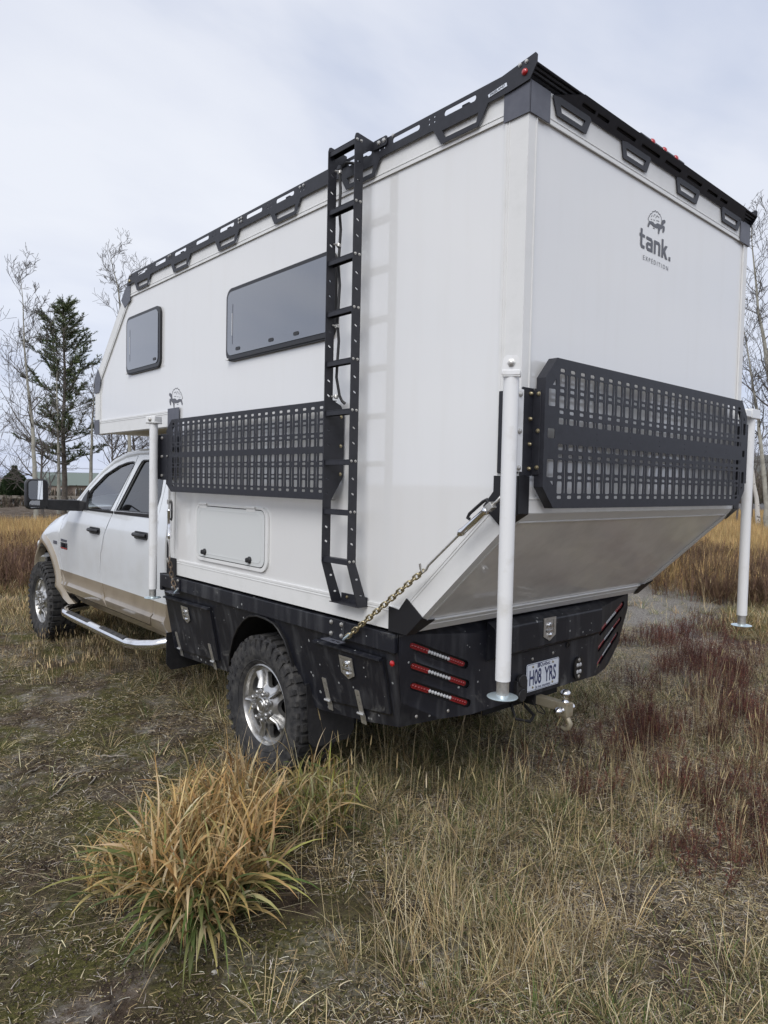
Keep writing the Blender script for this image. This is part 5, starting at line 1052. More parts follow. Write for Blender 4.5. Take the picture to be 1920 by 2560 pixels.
def view(x, y, mg=.12):   # plan wedge the photograph covers, with a generous margin for side views
    dx, dy = x - CAMP[0], y - CAMP[1]; f = dx * .667 + dy * .745; s_ = dx * .745 - dy * .667; return (f > .9) & (np.abs(s_) < f * (.62 + mg) + .35)
UND = lambda x, y: ((x > .05) & (x < 2.03) & (y > .75) & (y < 6.9))   # under the truck
# litter of dead stems everywhere near
T = [template('litter', debris(75, .13, STRAW + [(.55, .51, .44), (.30, .27, .23), (.16, .13, .08), (.10, .08, .05)], (.004, .042), .0019)) for _ in range(5)]
P = sample(24000, -3, 6, -2.2, 8, lambda x, y: view(x, y) * np.clip(.35 + 1.0 * (1 - z_moss(x, y)) - .15, 0, 1) * np.clip(1.5 - np.hypot(x + 2, y + 1.6) / 9, 0, 1) * sstep(.25, .6, fbm(x, y, 2.2, 31) + .18))
scatter('straw_litter', P, T, .8, 1.5, 'pale dead stems and chaff lying on the soil', .1, .002)
# crumbs of soil and little moss cushions
def crumbs(nb, rad, key, cols):
    bm = bmesh.new(); tl = bm.verts.layers.float_color.new('tint')
    for _ in range(nb):
        r = U(.001, .0032) * (1.7 if U(0, 1) < .06 else 1); x, y = U(-rad, rad), U(-rad, rad); c = (*pick(cols), 1); vs = bmesh.ops.create_icosphere(bm, subdivisions=1, radius=r)['verts']
        for v in vs: v.co *= U(.7, 1.3); v.co.z *= .6; v.co += Vector((x, y, r * .25)); v[tl] = c
    me = bpy.data.meshes.new('crumbs'); bm.to_mesh(me); bm.free(); me.materials.append(M['stalk']); return bpy.data.objects.new('crumbs', me)
T = [crumbs(110, .09, 'stalk', [(.07, .05, .035), (.11, .082, .058), (.035, .026, .019), (.12, .10, .07), (.10, .085, .04)]) for _ in range(4)] + [crumbs(45, .09, 'stalk', [(.09, .085, .025), (.06, .055, .018), (.13, .115, .04), (.20, .17, .12)]) for _ in range(2)]
P = sample(9000, -2.6, 3, -1.5, 6, lambda x, y: view(x, y) * np.clip(.25 + .75 * z_moss(x, y) + (y < .9) * .3, 0, 1) * np.clip(1.3 - np.hypot(x + 2, y + 1.6) / 8, 0, 1))
scatter('soil_crumbs', P, T, .7, 1.6, 'crumbs of dark soil, moss and grit on the bare ground', .1, -.001)
# low mixed grass
T = [template('grass', tuft(30, .15, .045, GRN * 3 + STRAW * 2 + [(.09, .075, .04)] * 3, .0028, (.2, 1.25), (.2, 1.2))) for _ in range(4)] + [template('grass', tuft(34, .16, .05, STRAW * 2 + GRN * 2 + [(.10, .08, .045), (.14, .11, .06)] * 2, .0024, (.3, 1.3), (.1, 1.1))) for _ in range(4)]
def d_low(x, y): m_ = z_moss(x, y); return view(x, y) * (1 - .965 * m_) * (1 - .82 * z_grav(x, y)) * (1 - .68 * z_red(x, y)) * np.clip(sstep(.30, .52, fbm(x, y, 1.6, 41)) + .12, 0, 1) * np.clip(1.35 - np.hypot(x + 2, y + 1.6) / 11, 0.12, 1) * np.where((x < -.55) & (y < .9), .10, 1)
P = sample(34000, -3, 9, -2.5, 9, d_low); scatter('low_grass', P, T, .55, 1.35, 'low mixed green and straw grass around the truck', .2)
# upright straw stalks
T = [template('stalk', stalks(9, .36, .07, STRAW, .0017), 'stalk') for _ in range(6)]
def d_st(x, y): return view(x, y) * (1 - z_moss(x, y)) * (1 - .95 * z_grav(x, y)) * np.where(UND(x, y), .25, 1) * sstep(.42, .62, fbm(x, y, 1.3, 51)) * np.where((x < -.6) & (y < 1.0), .04, 1) * np.clip(1.2 - np.hypot(x + 2, y + 1.6) / 12, .1, 1)
P = sample(6200, -3, 9, -2.5, 9, d_st); scatter('straw_stalks', P, T, .55, 1.25, 'thin upright straw stalks scattered through the low grass', .1)
# straw clumps near the lower right
P = np.array([(-.06 + random.gauss(0, .10), -.20 + random.gauss(0, .10)) for _ in range(16)] + [(.28 + random.gauss(0, .12), -.36 + random.gauss(0, .10)) for _ in range(8)] + [(.12 + random.gauss(0, .35), .05 + random.gauss(0, .35)) for _ in range(34)] + [(-.35 + random.gauss(0, .2), .15 + random.gauss(0, .25)) for _ in range(22)])
T = [template('straw', tuft(16, .30, .06, STRAW, .0024, (.02, .8), (.1, 1.3), 6)) for _ in range(4)]
scatter('straw_clumps', P, T, .6, 1.1, 'bleached straw grass clumps in the right foreground', .1)
# dark red weeds
RED = [(.085, .024, .022), (.13, .036, .030), (.055, .022, .022), (.12, .06, .045), (.15, .08, .055)]
T = [template('weed', twiggy(11, .24, .10, RED, .0020, 8, [(.12, .032, .028), (.07, .024, .022), (.20, .09, .05)])) for _ in range(5)]
P = sample(8200, .3, 8, -2.6, 4, lambda x, y: view(x, y) * z_red(x, y) * sstep(.30, .60, fbm(x, y, 1.5, 61)) * np.clip(1.15 - np.hypot(x + 2, y + 1.6) / 12, .15, 1) * .62)
P2 = np.array([(5.3 + U(-.45, .45), 2.05 + U(-.22, .22)) for _ in range(26)] + [(6.3 + U(-.6, .6), 1.95 + U(-.3, .3)) for _ in range(18)] + [(4.6 + U(-.4, .4), 1.2 + U(-.4, .4)) for _ in range(24)])
scatter('red_weeds', np.concatenate([P, P2]), T, .4, 1.15, 'low dark red twiggy weeds on the right', .12)
# brown weed belt and tan field beyond
T = [template('weed', twiggy(14, .5, .16, [(.16, .10, .06), (.12, .075, .05), (.20, .14, .08), (.11, .06, .05)], .005, 9, [(.16, .10, .06), (.22, .15, .08)])) for _ in range(4)]
P = sample(9000, 5, 18, 1, 12, lambda x, y: view(x, y) * z_brown(x, y) * sstep(.25, .5, fbm(x, y, .8, 71)) * .8)
scatter('brown_weeds', P, T, .55, 1.2, 'brown dead weeds beyond the gravel strip', .12)
TAN = [(.50, .34, .15), (.44, .29, .12), (.56, .41, .20), (.38, .25, .11), (.48, .37, .19)]
T = [template('field', tuft(46, .58, .22, TAN, .009, (.0, .22), (.0, .5), 5)) for _ in range(5)]
def d_f(x, y): r = np.hypot(x - CAMP[0], y - CAMP[1]); return view(x, y, .05) * np.clip(sstep(12.5, 16.5, r + (fbm(x, y, .4, 81) - .5) * 5), 0, 1) * np.clip(22 / np.maximum(r, 1), .25, 1)
P = np.concatenate([sample(20000, -6, 8.5, 8, 20.5, lambda x, y: d_f(x, y) * .8), sample(26000, 9, 47, 0, 22, lambda x, y: d_f(x, y) * sstep(-.2, .3, y - .18 * x + 2))])
scatter('tan_field_grass', P, T, .65, 1.15, 'tall tan field grass stretching back to the trees', .08)
T = [template('field', tuft(44, .19, .18, TAN + STRAW[3:] + [(.12, .13, .05), (.16, .15, .06), (.14, .08, .05), (.10, .07, .045)] * 2, .006, (.1, 1.1), (.1, .9), 5)) for _ in range(5)]
P = np.concatenate([sample(9000, -5, 6, 6.3, 15, lambda x, y: view(x, y, .05) * (1 - .8 * z_moss(x, y)) * sstep(.25, .5, fbm(x, y, .9, 91)) * .75), sample(7000, 6, 15, 1, 7, lambda x, y: view(x, y, .05) * (1 - .9 * z_grav(x, y)) * sstep(.35, .6, fbm(x, y, .9, 92)) * .45)])
scatter('mid_grass', P, T, .55, 1.2, 'dry mid-height grass between truck and field', .12)
P = sample(1300, -2.0, 1.3, 4.5, 8.5, lambda x, y: view(x, y) * sstep(-.3, .1, x - (y - 6) * .1 + .30) * .42)
T = [template('stalk', stalks(14, .22, .08, STRAW + [(.20, .13, .07)] * 3, .0030), 'stalk') for _ in range(4)]
scatter('wheel_side_stalks', P, T, .35, .95, 'dry stalks standing beside the front wheel and step', .15)
P = sample(2600, -1.6, 2.2, 9.5, 16, lambda x, y: view(x, y) * sstep(.4, .65, fbm(x, y, .7, 15)) * .22)
T = [template('weed', twiggy(12, .55, .16, [(.16, .10, .07), (.13, .075, .06), (.22, .14, .08)], .006, 9)) for _ in range(3)]
scatter('rusty_weeds', P, T, .6, 1.1, 'rusty brown weeds in the field behind the front wheel', .1)
#@@PART5
# ================================================================== FOREGROUND CLUMPS, STICKS
def clump(name, x, y, nb, h, label, cols, wd, rad, droop=60, group=None):
    S = Strips(); z0 = float(gz(np.array([x]), np.array([y]))[0])
    def grad(c1, c2, k): return [np.array(c1) * (1 - j / (k - 1)) + np.array(c2) * (j / (k - 1)) for j in range(k)]
    for i in range(nb):   # stems carrying narrow pointed leaves
        a = U(0, 6.283); r = rad * math.sqrt(U(0, 1)); px_, py_ = r * math.cos(a), r * math.sin(a); outer = r / rad; hh = 1.12 - .35 * outer
        l0 = U(.0, .16) + outer * U(.0, .42); az_ = a + U(-.7, .7); P = arc((px_, py_, -.01), az_, l0, l0 + U(0, .5), h * hh * U(.55, 1.12), 6); c = pick(STRAW + cols); S.blade(P, .0034, (math.cos(az_ + 1.5), math.sin(az_ + 1.5), 0), c, False)
        for q in range(random.randint(2, 5)):
            t_ = U(.2, 1.0) * 4.99; k = int(t_); p = P[k] * (1 - (t_ - k)) + P[k + 1] * (t_ - k); aa = az_ + U(-3.1, 3.1); le = U(.1, .9); bend = U(.2, 1.0) if U(0, 1) < .6 else U(1.2, 2.3)
            Q = arc(p, aa, le, le + bend, U(.09, .24) * h / .36, 7, U(-.6, .6)); gr_ = t_ < 2.6 and U(0, 1) < .45; sa = aa + 1.57 + U(-.8, .8)
            S.blade(Q, wd * U(.45, 1.1), (math.cos(sa) * .95, math.sin(sa) * .95, U(-.45, .45)), grad(pick(GRN + [(.24, .27, .07)]) if gr_ else pick(cols), pick(cols), 7))
    for i in range(droop):   # broad leaves arching down to the soil, green at the base
        a = U(0, 6.283); r = rad * U(.5, 1.0); l0 = U(.45, 1.2); P = arc((r * math.cos(a), r * math.sin(a), U(.02, .18)), a + U(-.5, .5), l0, l0 + U(.7, 1.9), h * U(.5, 1.05), 8, U(-.4, .4)); sa = a + 1.57 + U(-.4, .4)
        m_ = U(0, 1); c1 = pick(GRN) if m_ < .75 else pick(STRAW); c2 = pick(GRN) if m_ < .42 else pick([(.52, .40, .24), (.46, .30, .13), (.40, .36, .12)]); S.blade(P, wd * U(1.0, 1.9), (math.cos(sa), math.sin(sa), U(-.35, .35)), grad(c1, c2, 8))
    for i in range(nb // 5):   # a few long fallen stalks
        a = U(0, 6.283); l0 = U(.7, 1.35); P = arc((rad * .5 * math.cos(a), rad * .5 * math.sin(a), .02), a, l0, l0 + U(0, .35), h * U(.9, 1.7), 6); S.blade(P, .0026, (-math.sin(a), math.cos(a), 0), pick(STRAW), False)
    o = bpy.data.objects.new(name, S.mesh(name, 'leaf')); COL.objects.link(o); o.location = (x, y, z0); tag(o, label, 'grass', group); return o
MIX = ORG * 4 + STRAW + GRN
G_ = 'broad-leaved grass clumps behind the truck'
clump('grass_clump', -.86, .92, 360, .40, 'largest orange and green grass clump, nearest in the foreground', MIX, .0115, .21, 170, G_)
clump('grass_clump', -.54, 1.24, 260, .36, 'rusty orange grass clump in front of the rear tyre', ORG * 3 + STRAW, .0095, .20, 25, G_)
clump('grass_clump', -.68, 1.10, 200, .38, 'dense orange-brown grass clump between the largest clump and the rusty one', ORG * 3 + STRAW + GRN, .0115, .17, 40, G_)
clump('grass_clump', -.14, 1.12, 170, .33, 'yellow-green grass clump between rear tyre and straw grass', STRAW * 2 + ORG + GRN + [(.25, .30, .05)] * 3, .0095, .17, 30, G_)
clump('grass_clump', -.95, .74, 70, .26, 'small drooping green grass clump at the front of the largest clump', MIX + GRN * 2, .012, .12, 100, G_)
clump('grass_clump', -1.08, 1.14, 60, .28, 'sparse leaning grass clump at the mossy edge', MIX, .009, .13, 20, G_)
S = Strips()
for _ in range(95):
    x, y = U(-.6, 1.3), U(-.2, 1.25); z = float(gz(np.array([x]), np.array([y]))[0]); P = arc((x, y, z - .01), U(0, 6.28), U(.0, .15), U(.1, .45), U(.32, .62), 7); c = pick(STRAW); sa = U(0, 3.1)
    S.blade(P, .0025, (math.cos(sa), math.sin(sa), 0), c, False); d = P[-1] - P[-2]; d /= np.linalg.norm(d); S.blade([P[-1] - d * .05, P[-1] - d * .02, P[-1] + d * .02], .006, (math.cos(sa + 1), math.sin(sa + 1), 0), pick(STRAW))
o = bpy.data.objects.new('tall_seed_stalks', S.mesh('tall_seed_stalks', 'stalk')); COL.objects.link(o); tag(o, 'tall thin seed stalks rising in front of the bumper', kind='stuff')
M['deadwood'] = mat('bleached_wood', (.30, .27, .23), .9, noise=(30, (.14, .12, .10), .4, .7))
for (x, y, a, ln, lb) in ((-.86, 2.50, .45, .34, 'long forked dead stick lying on the moss'), (-.97, 2.36, .75, .20, 'pale thin stick left of the forked stick'), (-.78, 2.37, .85, .14, 'short pale stick below the forked stick'), (-.57, 2.62, -.7, .16, 'dark bent twig right of the forked stick'), (-.99, 2.72, .5, .16, 'short grey stick nearest the left edge')):
    t_ = empty('dead_stick', (x, y, float(gz(np.array([x]), np.array([y]))[0]) + .006)); bpy.data.objects.remove(t_)
    z0 = float(gz(np.array([x]), np.array([y]))[0]) + .010; pts = [(x + math.cos(a + .25 * math.sin(k * 1.7)) * ln * (k / 5 - .5), y + math.sin(a) * ln * (k / 5 - .5), z0 + .006 * math.sin(k * 2.3)) for k in range(6)]
    b = MB(); b.tube(pts, [.0035, .005, .0055, .005, .004, .002], 7)
    if ln > .3:
        for k, s_ in ((1, 1), (3, -1)): p = Vector(pts[k]); b.tube([p, p + Vector((math.cos(a + .6 * s_) * .06, math.sin(a + .6 * s_) * .06, .006)), p + Vector((math.cos(a + .5 * s_) * .12, math.sin(a + .5 * s_) * .12, .002))], [.004, .003, .0015], 6)
    tag(b.build('dead_stick', 'deadwood', None, 60), lb, 'stick', 'dead sticks on the mossy ground')
def stone(x, y, r, lb):
    bm = bmesh.new(); bmesh.ops.create_icosphere(bm, subdivisions=2, radius=r)
    for v in bm.verts: v.co *= U(.78, 1.15); v.co.z *= .6
    me = bpy.data.meshes.new('stone'); bm.to_mesh(me); bm.free(); me.materials.append(M['stone']); o = bpy.data.objects.new('stone', me); COL.objects.link(o); o.location = (x, y, float(gz(np.array([x]), np.array([y]))[0]) + r * .3); tag(o, lb, 'stone', 'pale stones in the grass')
M['stone'] = mat('pale_stone', (.50, .48, .44), .85, noise=(25, (.30, .27, .23), .4, .7))
stone(-.475, -.01, .017, 'white stone in the straw grass at the bottom middle'); stone(-.55, .02, .009, 'small white stone left of the larger one'); stone(-1.0, .52, .011, 'small pale stone on the bare soil, lower left')
# ================================================================== TREES
M['bark_pale'] = mat('aspen_bark', (.36, .35, .30), .9, noise=(5, (.20, .19, .16), .45, .75)); M['bark_white'] = mat('birch_bark', (.62, .60, .56), .8, noise=(6, (.10, .09, .08), .58, .64)); M['bark_dark'] = mat('pine_bark', (.10, .085, .07), .95, noise=(8, (.17, .15, .13), .4, .7)); M['twig'] = mat('bare_twigs', (.13, .115, .105), .9)
def rotv(v, ax, a): return Matrix.Rotation(a, 3, ax) @ v
def tree_mesh(pts_r, n=5):
    b = MB()
    for P, R in pts_r: b.tube(P, R, n if R[0] > .02 else 3, caps=False)
    return b
def branch(p, d, ln, r, depth, out, seed_up=.10, wob=.16, split=(2, 4), ang=(.45, .95), k=5):
    P = [p.copy()]; R = [r]; dd = d.copy()
    for i in range(k):
        dd = (dd + Vector((random.gauss(0, wob), random.gauss(0, wob), random.gauss(0, wob) + seed_up))).normalized(); P.append(P[-1] + dd * (ln / k)); R.append(max(r * (1 - .8 * (i + 1) / k), .0065))
    out.append((P, R))
    if depth > 0:
        for _ in range(random.randint(*split)):
            t_ = U(.25, 1.0) * (k - .01); i = int(t_); q = P[i].lerp(P[i + 1], t_ - i); ax = dd.orthogonal().normalized(); ax = rotv(ax, dd, U(0, 6.28)); nd = rotv(dd, ax, U(*ang)); branch(q, nd, ln * U(.45, .72), R[i] * .55, depth - 1, out, seed_up, wob, split, ang, max(3, k - 1))
def bare_tree(name, base, path, r0, label, bark, cat='tree', nb=26, bl=(1.2, 2.4), depth=3, start=.3, group=None, up=.10, twr=1.0):
    t = empty(name, base, label, cat, group); base = Vector(base); P = [base + Vector(q) for q in path]; F = []
    for i in range(len(P) - 1):
        for k in range(3): F.append(P[i].lerp(P[i + 1], k / 3) + Vector((U(-.02, .02), U(-.02, .02), 0)))
    F.append(P[-1]); n_ = len(F); R = [max(r0 * (1 - (i / (n_ - 1)) ** 1.1 * .93), .006) for i in range(n_)]
    b = MB(); b.tube(F, R, 8); b.build('trunk', bark, t, 60)
    out = []
    for _ in range(nb):
        t_ = (start + (1 - start) * U(0, 1) ** .9) * (n_ - 1.01); i = int(t_); q = F[i].lerp(F[i + 1], t_ - i); a = U(0, 6.28); fr = t_ / n_; d = Vector((math.cos(a), math.sin(a), U(.35, 1.1))).normalized(); branch(q, d, U(*bl) * (1.15 - fr * .75), max(R[i] * .38, .008) * twr, depth, out, up)
    tree_mesh(out, 5).build('crown', 'twig' if bark != 'bark_pale' else 'bark_pale2', t, 0); return t
M['bark_pale2'] = mat('aspen_twigs', (.11, .10, .09), .9)
GL = 'bare trees on the left behind the cab'
random.seed(11)
bare_tree('aspen_tree', (5.14, 25.37, 0), [(0, 0, 0), (-.03, 0, 1.82), (-.06, .02, 2.73), (-.14, .04, 3.81), (-.21, .06, 4.72), (-.28, .08, 5.46), (-.37, .1, 6.49), (-.38, .1, 7.73), (-.50, .13, 8.9)], .085, 'tall pale aspen at the far left, bare with a forked top', 'bark_pale', nb=24, bl=(1.2, 2.5), depth=3, start=.22, group=GL)
bare_tree('young_aspen', (7.9, 32.0, 0), [(0, 0, 0), (.0, 0, 3), (-.05, 0, 5.2), (-.1, 0, 7.2)], .085, 'slim pale sapling just left of the pine trunk', 'bark_pale', nb=14, bl=(.7, 1.5), depth=2, start=.35, group=GL)
bare_tree('young_aspen', (9.1, 31.4, 0), [(0, 0, 0), (.05, 0, 2.6), (.1, 0, 4.4), (.2, 0, 6.4)], .10, 'slim pale sapling just right of the pine trunk', 'bark_pale', nb=18, bl=(.8, 1.7), depth=2, start=.3, group=GL)
for k, (x, y, h, lb) in enumerate(((9.9, 30.2, 5.2, 'leaning dark shrub tree right of the pine saplings'), (10.9, 30.4, 5.6, 'bare shrub tree left of the windshield pillar'), (11.8, 29.8, 5.4, 'bare dark shrub tree above the windshield'), (12.7, 29.6, 6.0, 'bare dark shrub tree above the cab roof'), (13.6, 29.6, 5.4, 'bare shrub tree nearest the camper nose bottom'), (3.4, 28.6, 4.6, 'thin bare shrub tree at the far left edge'), (6.6, 29.8, 4.4, 'thin bare shrub between the aspen and the pine'))):
    bare_tree('shrub_tree', (x, y, 0), [(0, 0, 0), (U(-.2, .2), 0, h * .35), (U(-.4, .4), 0, h * .7), (U(-.7, .7), 0, h)], .07, lb, 'twig', nb=26, bl=(1.2, 2.4), depth=3, start=.10, group=GL, twr=1.9)
bare_tree('aspen_tree', (9.35, 27.2, 0), [(0, 0, 0), (-.1, 0, 4), (-.28, .1, 7.5), (-.55, .15, 9.6), (-.85, .25, 11.0)], .09, 'tall bare aspen whose top shows above the camper nose', 'bark_pale', nb=17, bl=(.9, 1.9), depth=3, start=.5, group=GL)
GR = 'bare trees on the right beyond the camper'
bare_tree('aspen_tree', (26.27, 7.88, 0), [(0, 0, 0), (-.05, .13, 2.9), (-.11, .31, 5.15), (-.22, .61, 7.22), (-.30, .85, 8.49), (-.39, 1.09, 10.52), (-.45, 1.2, 11.8)], .12, 'taller slanting bare aspen at the right edge', 'bark_pale', nb=34, bl=(1.3, 2.8), depth=3, start=.25, group=GR)
bare_tree('aspen_tree', (25.22, 7.85, 0), [(0, 0, 0), (-.02, .05, 1.1), (-.06, .17, 2.49), (-.12, .34, 3.74), (-.15, .42, 4.5), (-.22, .60, 5.56), (-.26, .73, 6.37), (-.36, .98, 7.69), (-.42, 1.1, 8.6)], .095, 'slanting bare aspen close beside the camper right edge', 'bark_pale', nb=26, bl=(1.0, 2.2), depth=3, start=.25, group=GR)
bare_tree('birch_tree', (28.9, 9.45, 0), [(0, 0, 0), (-.04, .09, 1.15), (-.08, .22, 2.0), (-.13, .35, 2.93), (-.19, .52, 3.85), (-.4, .8, 5.6)], .11, 'white birch trunk with dark marks at the right edge', 'bark_white', nb=12, bl=(.8, 1.6), depth=2, start=.4, group=GR)
for k, (x, y, h, lb) in enumerate(((29.0, 10.4, 3.4, 'low bare shrub left of the white birch'), (33.0, 11.2, 4.4, 'bare shrub right of the white birch'), (30.5, 9.6, 5.0, 'bare shrub tree at the right edge'))):
    bare_tree('shrub_tree', (x, y, 0), [(0, 0, 0), (U(-.2, .2), 0, h * .35), (U(-.4, .4), 0, h * .7), (U(-.6, .6), 0, h)], .05, lb, 'twig', nb=16, bl=(.8, 1.6), depth=3, start=.1, group=GR)
# pine
def pine(base, h, label):
    random.seed(23); t = empty('pine_tree', base, label, 'tree'); base = Vector(base); S = Strips(); br = []
    b = MB(); b.tube([base + Vector((.04 * math.sin(k), 0, h * k / 12)) for k in range(13)], [.125 * (1 - k / 13.5) + .01 for k in range(13)], 9); b.build('trunk', 'bark_dark', t, 60)
    NEE = [(.085, .125, .045), (.115, .16, .055), (.06, .09, .04), (.15, .185, .065), (.10, .10, .055)]
    z = 2.3
    while z < h - .1:
        fr = (z - 2.3) / (h - 2.3); rad = (2.9 * (1 - fr) ** .62 + .25) * (.62 if fr < .12 else 1) ; nb = random.randint(2, 5) if fr < .9 else 5
        if .24 < fr < .31 or .50 < fr < .55: rad *= .45
        a0 = U(0, 6.28)
        for k in range(nb):
            a = a0 + 6.28 * k / nb + U(-.9, .9); ln = rad * U(.35, 1.2); el0 = U(-.15, .45) + fr * .55
            if U(0, 1) < (.30 if fr < .5 else .08): ln *= .4
            P = []; p = base + Vector((0, 0, z)); d = Vector((math.cos(a) * math.cos(el0), math.sin(a) * math.cos(el0), math.sin(el0)))
            for i in range(6): P.append(p.copy()); p = p + d * (ln / 5); d = (d + Vector((random.gauss(0, .13), random.gauss(0, .13), .10))).normalized()
            br.append((P, [.030 * (1 - fr * .6) * (1 - i / 6.5) for i in range(6)]))
            for j in range(int(5 + ln * 9)):
                t_ = (.34 + .66 * U(0, 1)) * 4.99; i = int(t_); q = P[i].lerp(P[i + 1], t_ - i); aa = a + U(-1.3, 1.3); sl = U(.20, .55) * (1.15 - t_ / 9); dd = Vector((math.cos(aa), math.sin(aa), U(.1, 1.5))).normalized(); e_ = q + dd * sl; br.append(([q, e_], [.008, .004]))
                dens = 23
                for m_ in range(dens):
                    c = q.lerp(e_, .15 + .9 * U(0, 1)); nd = (dd * U(.2, 1.0) + Vector((random.gauss(0, .8), random.gauss(0, .8), random.gauss(.35, .6)))).normalized() * U(.05, .10)
                    sd_ = nd.orthogonal().normalized(); S.blade([c, c + nd * .5, c + nd], .030, tuple(sd_), pick(NEE), False)
        z += U(.10, .36) * (1 - fr * .35)
    tree_mesh(br, 5).build('limbs', 'bark_dark', t, 0)
    o = bpy.data.objects.new('needles', S.mesh('needles', 'needle')); COL.objects.link(o); adopt(o, t); return t
pine((8.37, 32.77, 0), 9.65, 'dark green pine with open crown standing left of the camper')
# rounded cedar far left
def cedar(base, h, r, label, name='cedar_tree', cols=((.055, .085, .04), (.08, .11, .05), (.04, .06, .03)), cat='tree'):
    t = empty(name, base, label, cat); base = Vector(base); b = MB(); b.tube([base, base + Vector((0, 0, h * .8))], [.14, .04], 7); b.build('trunk', 'bark_dark', t, 60); S = Strips()
    for _ in range(5200):
        f_ = U(0, 1); z = .25 + (h - .25) * f_; rr_ = r * math.sin(min(1, (f_ * 1.0 + .16)) * math.pi) ** .62 * (1 - f_ * .45) * 1.15; a = U(0, 6.28); q = math.sqrt(U(.45, 1)) * (1 + .16 * math.sin(a * 5 + z * 3)); c = base + Vector((math.cos(a) * rr_ * q, math.sin(a) * rr_ * q, z)); d = Vector((math.cos(a) * .5, math.sin(a) * .5, U(.3, 1.2))).normalized() * U(.10, .24); S.blade([c, c + d * .5, c + d], .10, tuple(d.orthogonal().normalized()), pick(list(cols)), False)
    o = bpy.data.objects.new('crown', S.mesh('crown', 'needle')); COL.objects.link(o); adopt(o, t); return t
cedar((9.15, 44.6, 0), 2.15, .78, 'rounded dark cedar beside the road at the far left')
# ---- house with green roof behind the trees
M['brick'] = mat('weathered_brick_siding', (.26, .20, .16), .9, noise=(3, (.33, .28, .23), .4, .7)); M['winglass'] = mat('house_window_glass', (.10, .11, .13), .15, coat=.5); M['houseframe'] = mat('white_window_frame', (.62, .62, .60), .6)
hs_ = empty('house', (33, 107, -2.65), 'brown brick two-storey house with green roof behind the pine', 'house')
def hpt(u, v, z):   # u along the facade to the right, v back
    e1 = Vector((.945, -.326, 0)); e2 = Vector((.326, .945, 0)); p = Vector((27.6, 108.6, 0)) + e1 * u + e2 * v; return (p.x, p.y, z - 2.65)
def hbox(b, u0, u1, v0, v1, z0, z1): b.add([hpt(u, v, z) for u in (u0, u1) for v in (v0, v1) for z in (z0, z1)], [(0, 1, 3, 2), (4, 6, 7, 5), (0, 4, 5, 1), (2, 3, 7, 6), (0, 2, 6, 4), (1, 5, 7, 3)])
b = MB(); hbox(b, 0, 11.5, 0, 8, 0, 3.05); b.build('wall', 'brick', hs_, 0)
b = MB(); b.loft([[hpt(-.5, v, z) for v, z in ((-.5, 3.0), (4, 4.9), (8.5, 3.0))], [hpt(12.0, v, z) for v, z in ((-.5, 3.0), (4, 4.9), (8.5, 3.0))]]); b.build('roof', 'green', hs_, 0)
b = MB(); b.loft([[hpt(u, -1.2, z) for u, z in ((.2, 2.9), (2.4, 4.6), (4.6, 2.9))], [hpt(u, 4, z) for u, z in ((.2, 2.9), (2.4, 4.6), (4.6, 2.9))]]); b.build('gable_roof', 'green', hs_, 0)
b = MB(); b.add([hpt(u, -1.0, z) for u, z in ((.6, 0), (4.2, 0), (4.2, 3.0), (2.4, 4.4), (.6, 3.0))] + [hpt(u, 0.5, z) for u, z in ((.6, 0), (4.2, 0), (4.2, 3.0), (2.4, 4.4), (.6, 3.0))], [(0, 1, 2, 3, 4), (0, 5, 6, 1), (1, 6, 7, 2), (2, 7, 8, 3), (3, 8, 9, 4), (4, 9, 5, 0)]); b.build('gable_wall', 'brick', hs_, 0)
for u, v in ((1.2, -1.06), (2.9, -1.06), (5.4, -.06), (7.6, -.06), (9.6, -.06)):
    b = MB(); hbox(b, u, u + .9, v - .05, v + .1, 1.2, 2.5); f_ = b.build('window', 'houseframe', hs_, 0); b = MB(); hbox(b, u + .08, u + .41, v - .07, v, 1.28, 2.42); hbox(b, u + .49, u + .82, v - .07, v, 1.28, 2.42); b.build('pane', 'winglass', f_, 0)
# white low building, parked car, hedge, road, poles and wires
b = MB(); b.box(9.8, 15.2, 78, 83, -1.5, .9); wb = empty('roadside_building', (12.5, 80, 0), 'small white building far away at the left edge', 'building'); b.build('wall', 'houseframe', wb, 0)
b = MB(); b.loft([[(x, y, z) for x, z in ((9.4, .9), (12.5, 1.5), (15.6, .9))] for y in (77.7, 83.3)]); b.build('roof', 'seat', wb, 0)
b = MB(); b.box(11.0, 12.0, 77.9, 78.05, -.2, .5); b.build('window', 'winglass', wb, 0)
M['asphalt'] = mat('asphalt', (.10, .10, .105), .9, noise=(.5, (.14, .14, .145), .4, .7))
b = MB(); b.loft([[(-60, y, z) for y, z in ((65.3, 0), (64.4, .16), (59.0, .16), (58.1, 0))], [(140, y, z) for y, z in ((-4.7 + 4, 0), (-5.6 + 4, .16), (-11 + 4, .16), (-11.9 + 4, 0))]]) if 0 else None
def rp_(u, v, z): e1 = Vector((.955, -.296, 0)); e2 = Vector((.296, .955, 0)); p = Vector((9.0, 47.5, 0)) + e1 * u + e2 * v; return (p.x, p.y, z)
b = MB(); b.loft([[rp_(u, v, z) for v, z in ((-3.6, -.2), (-3.0, .30), (3.0, .30), (3.6, -.2))] for u in (-60, 90)]); o = b.build('road', 'asphalt', None, 0); tag(o, kind='structure')
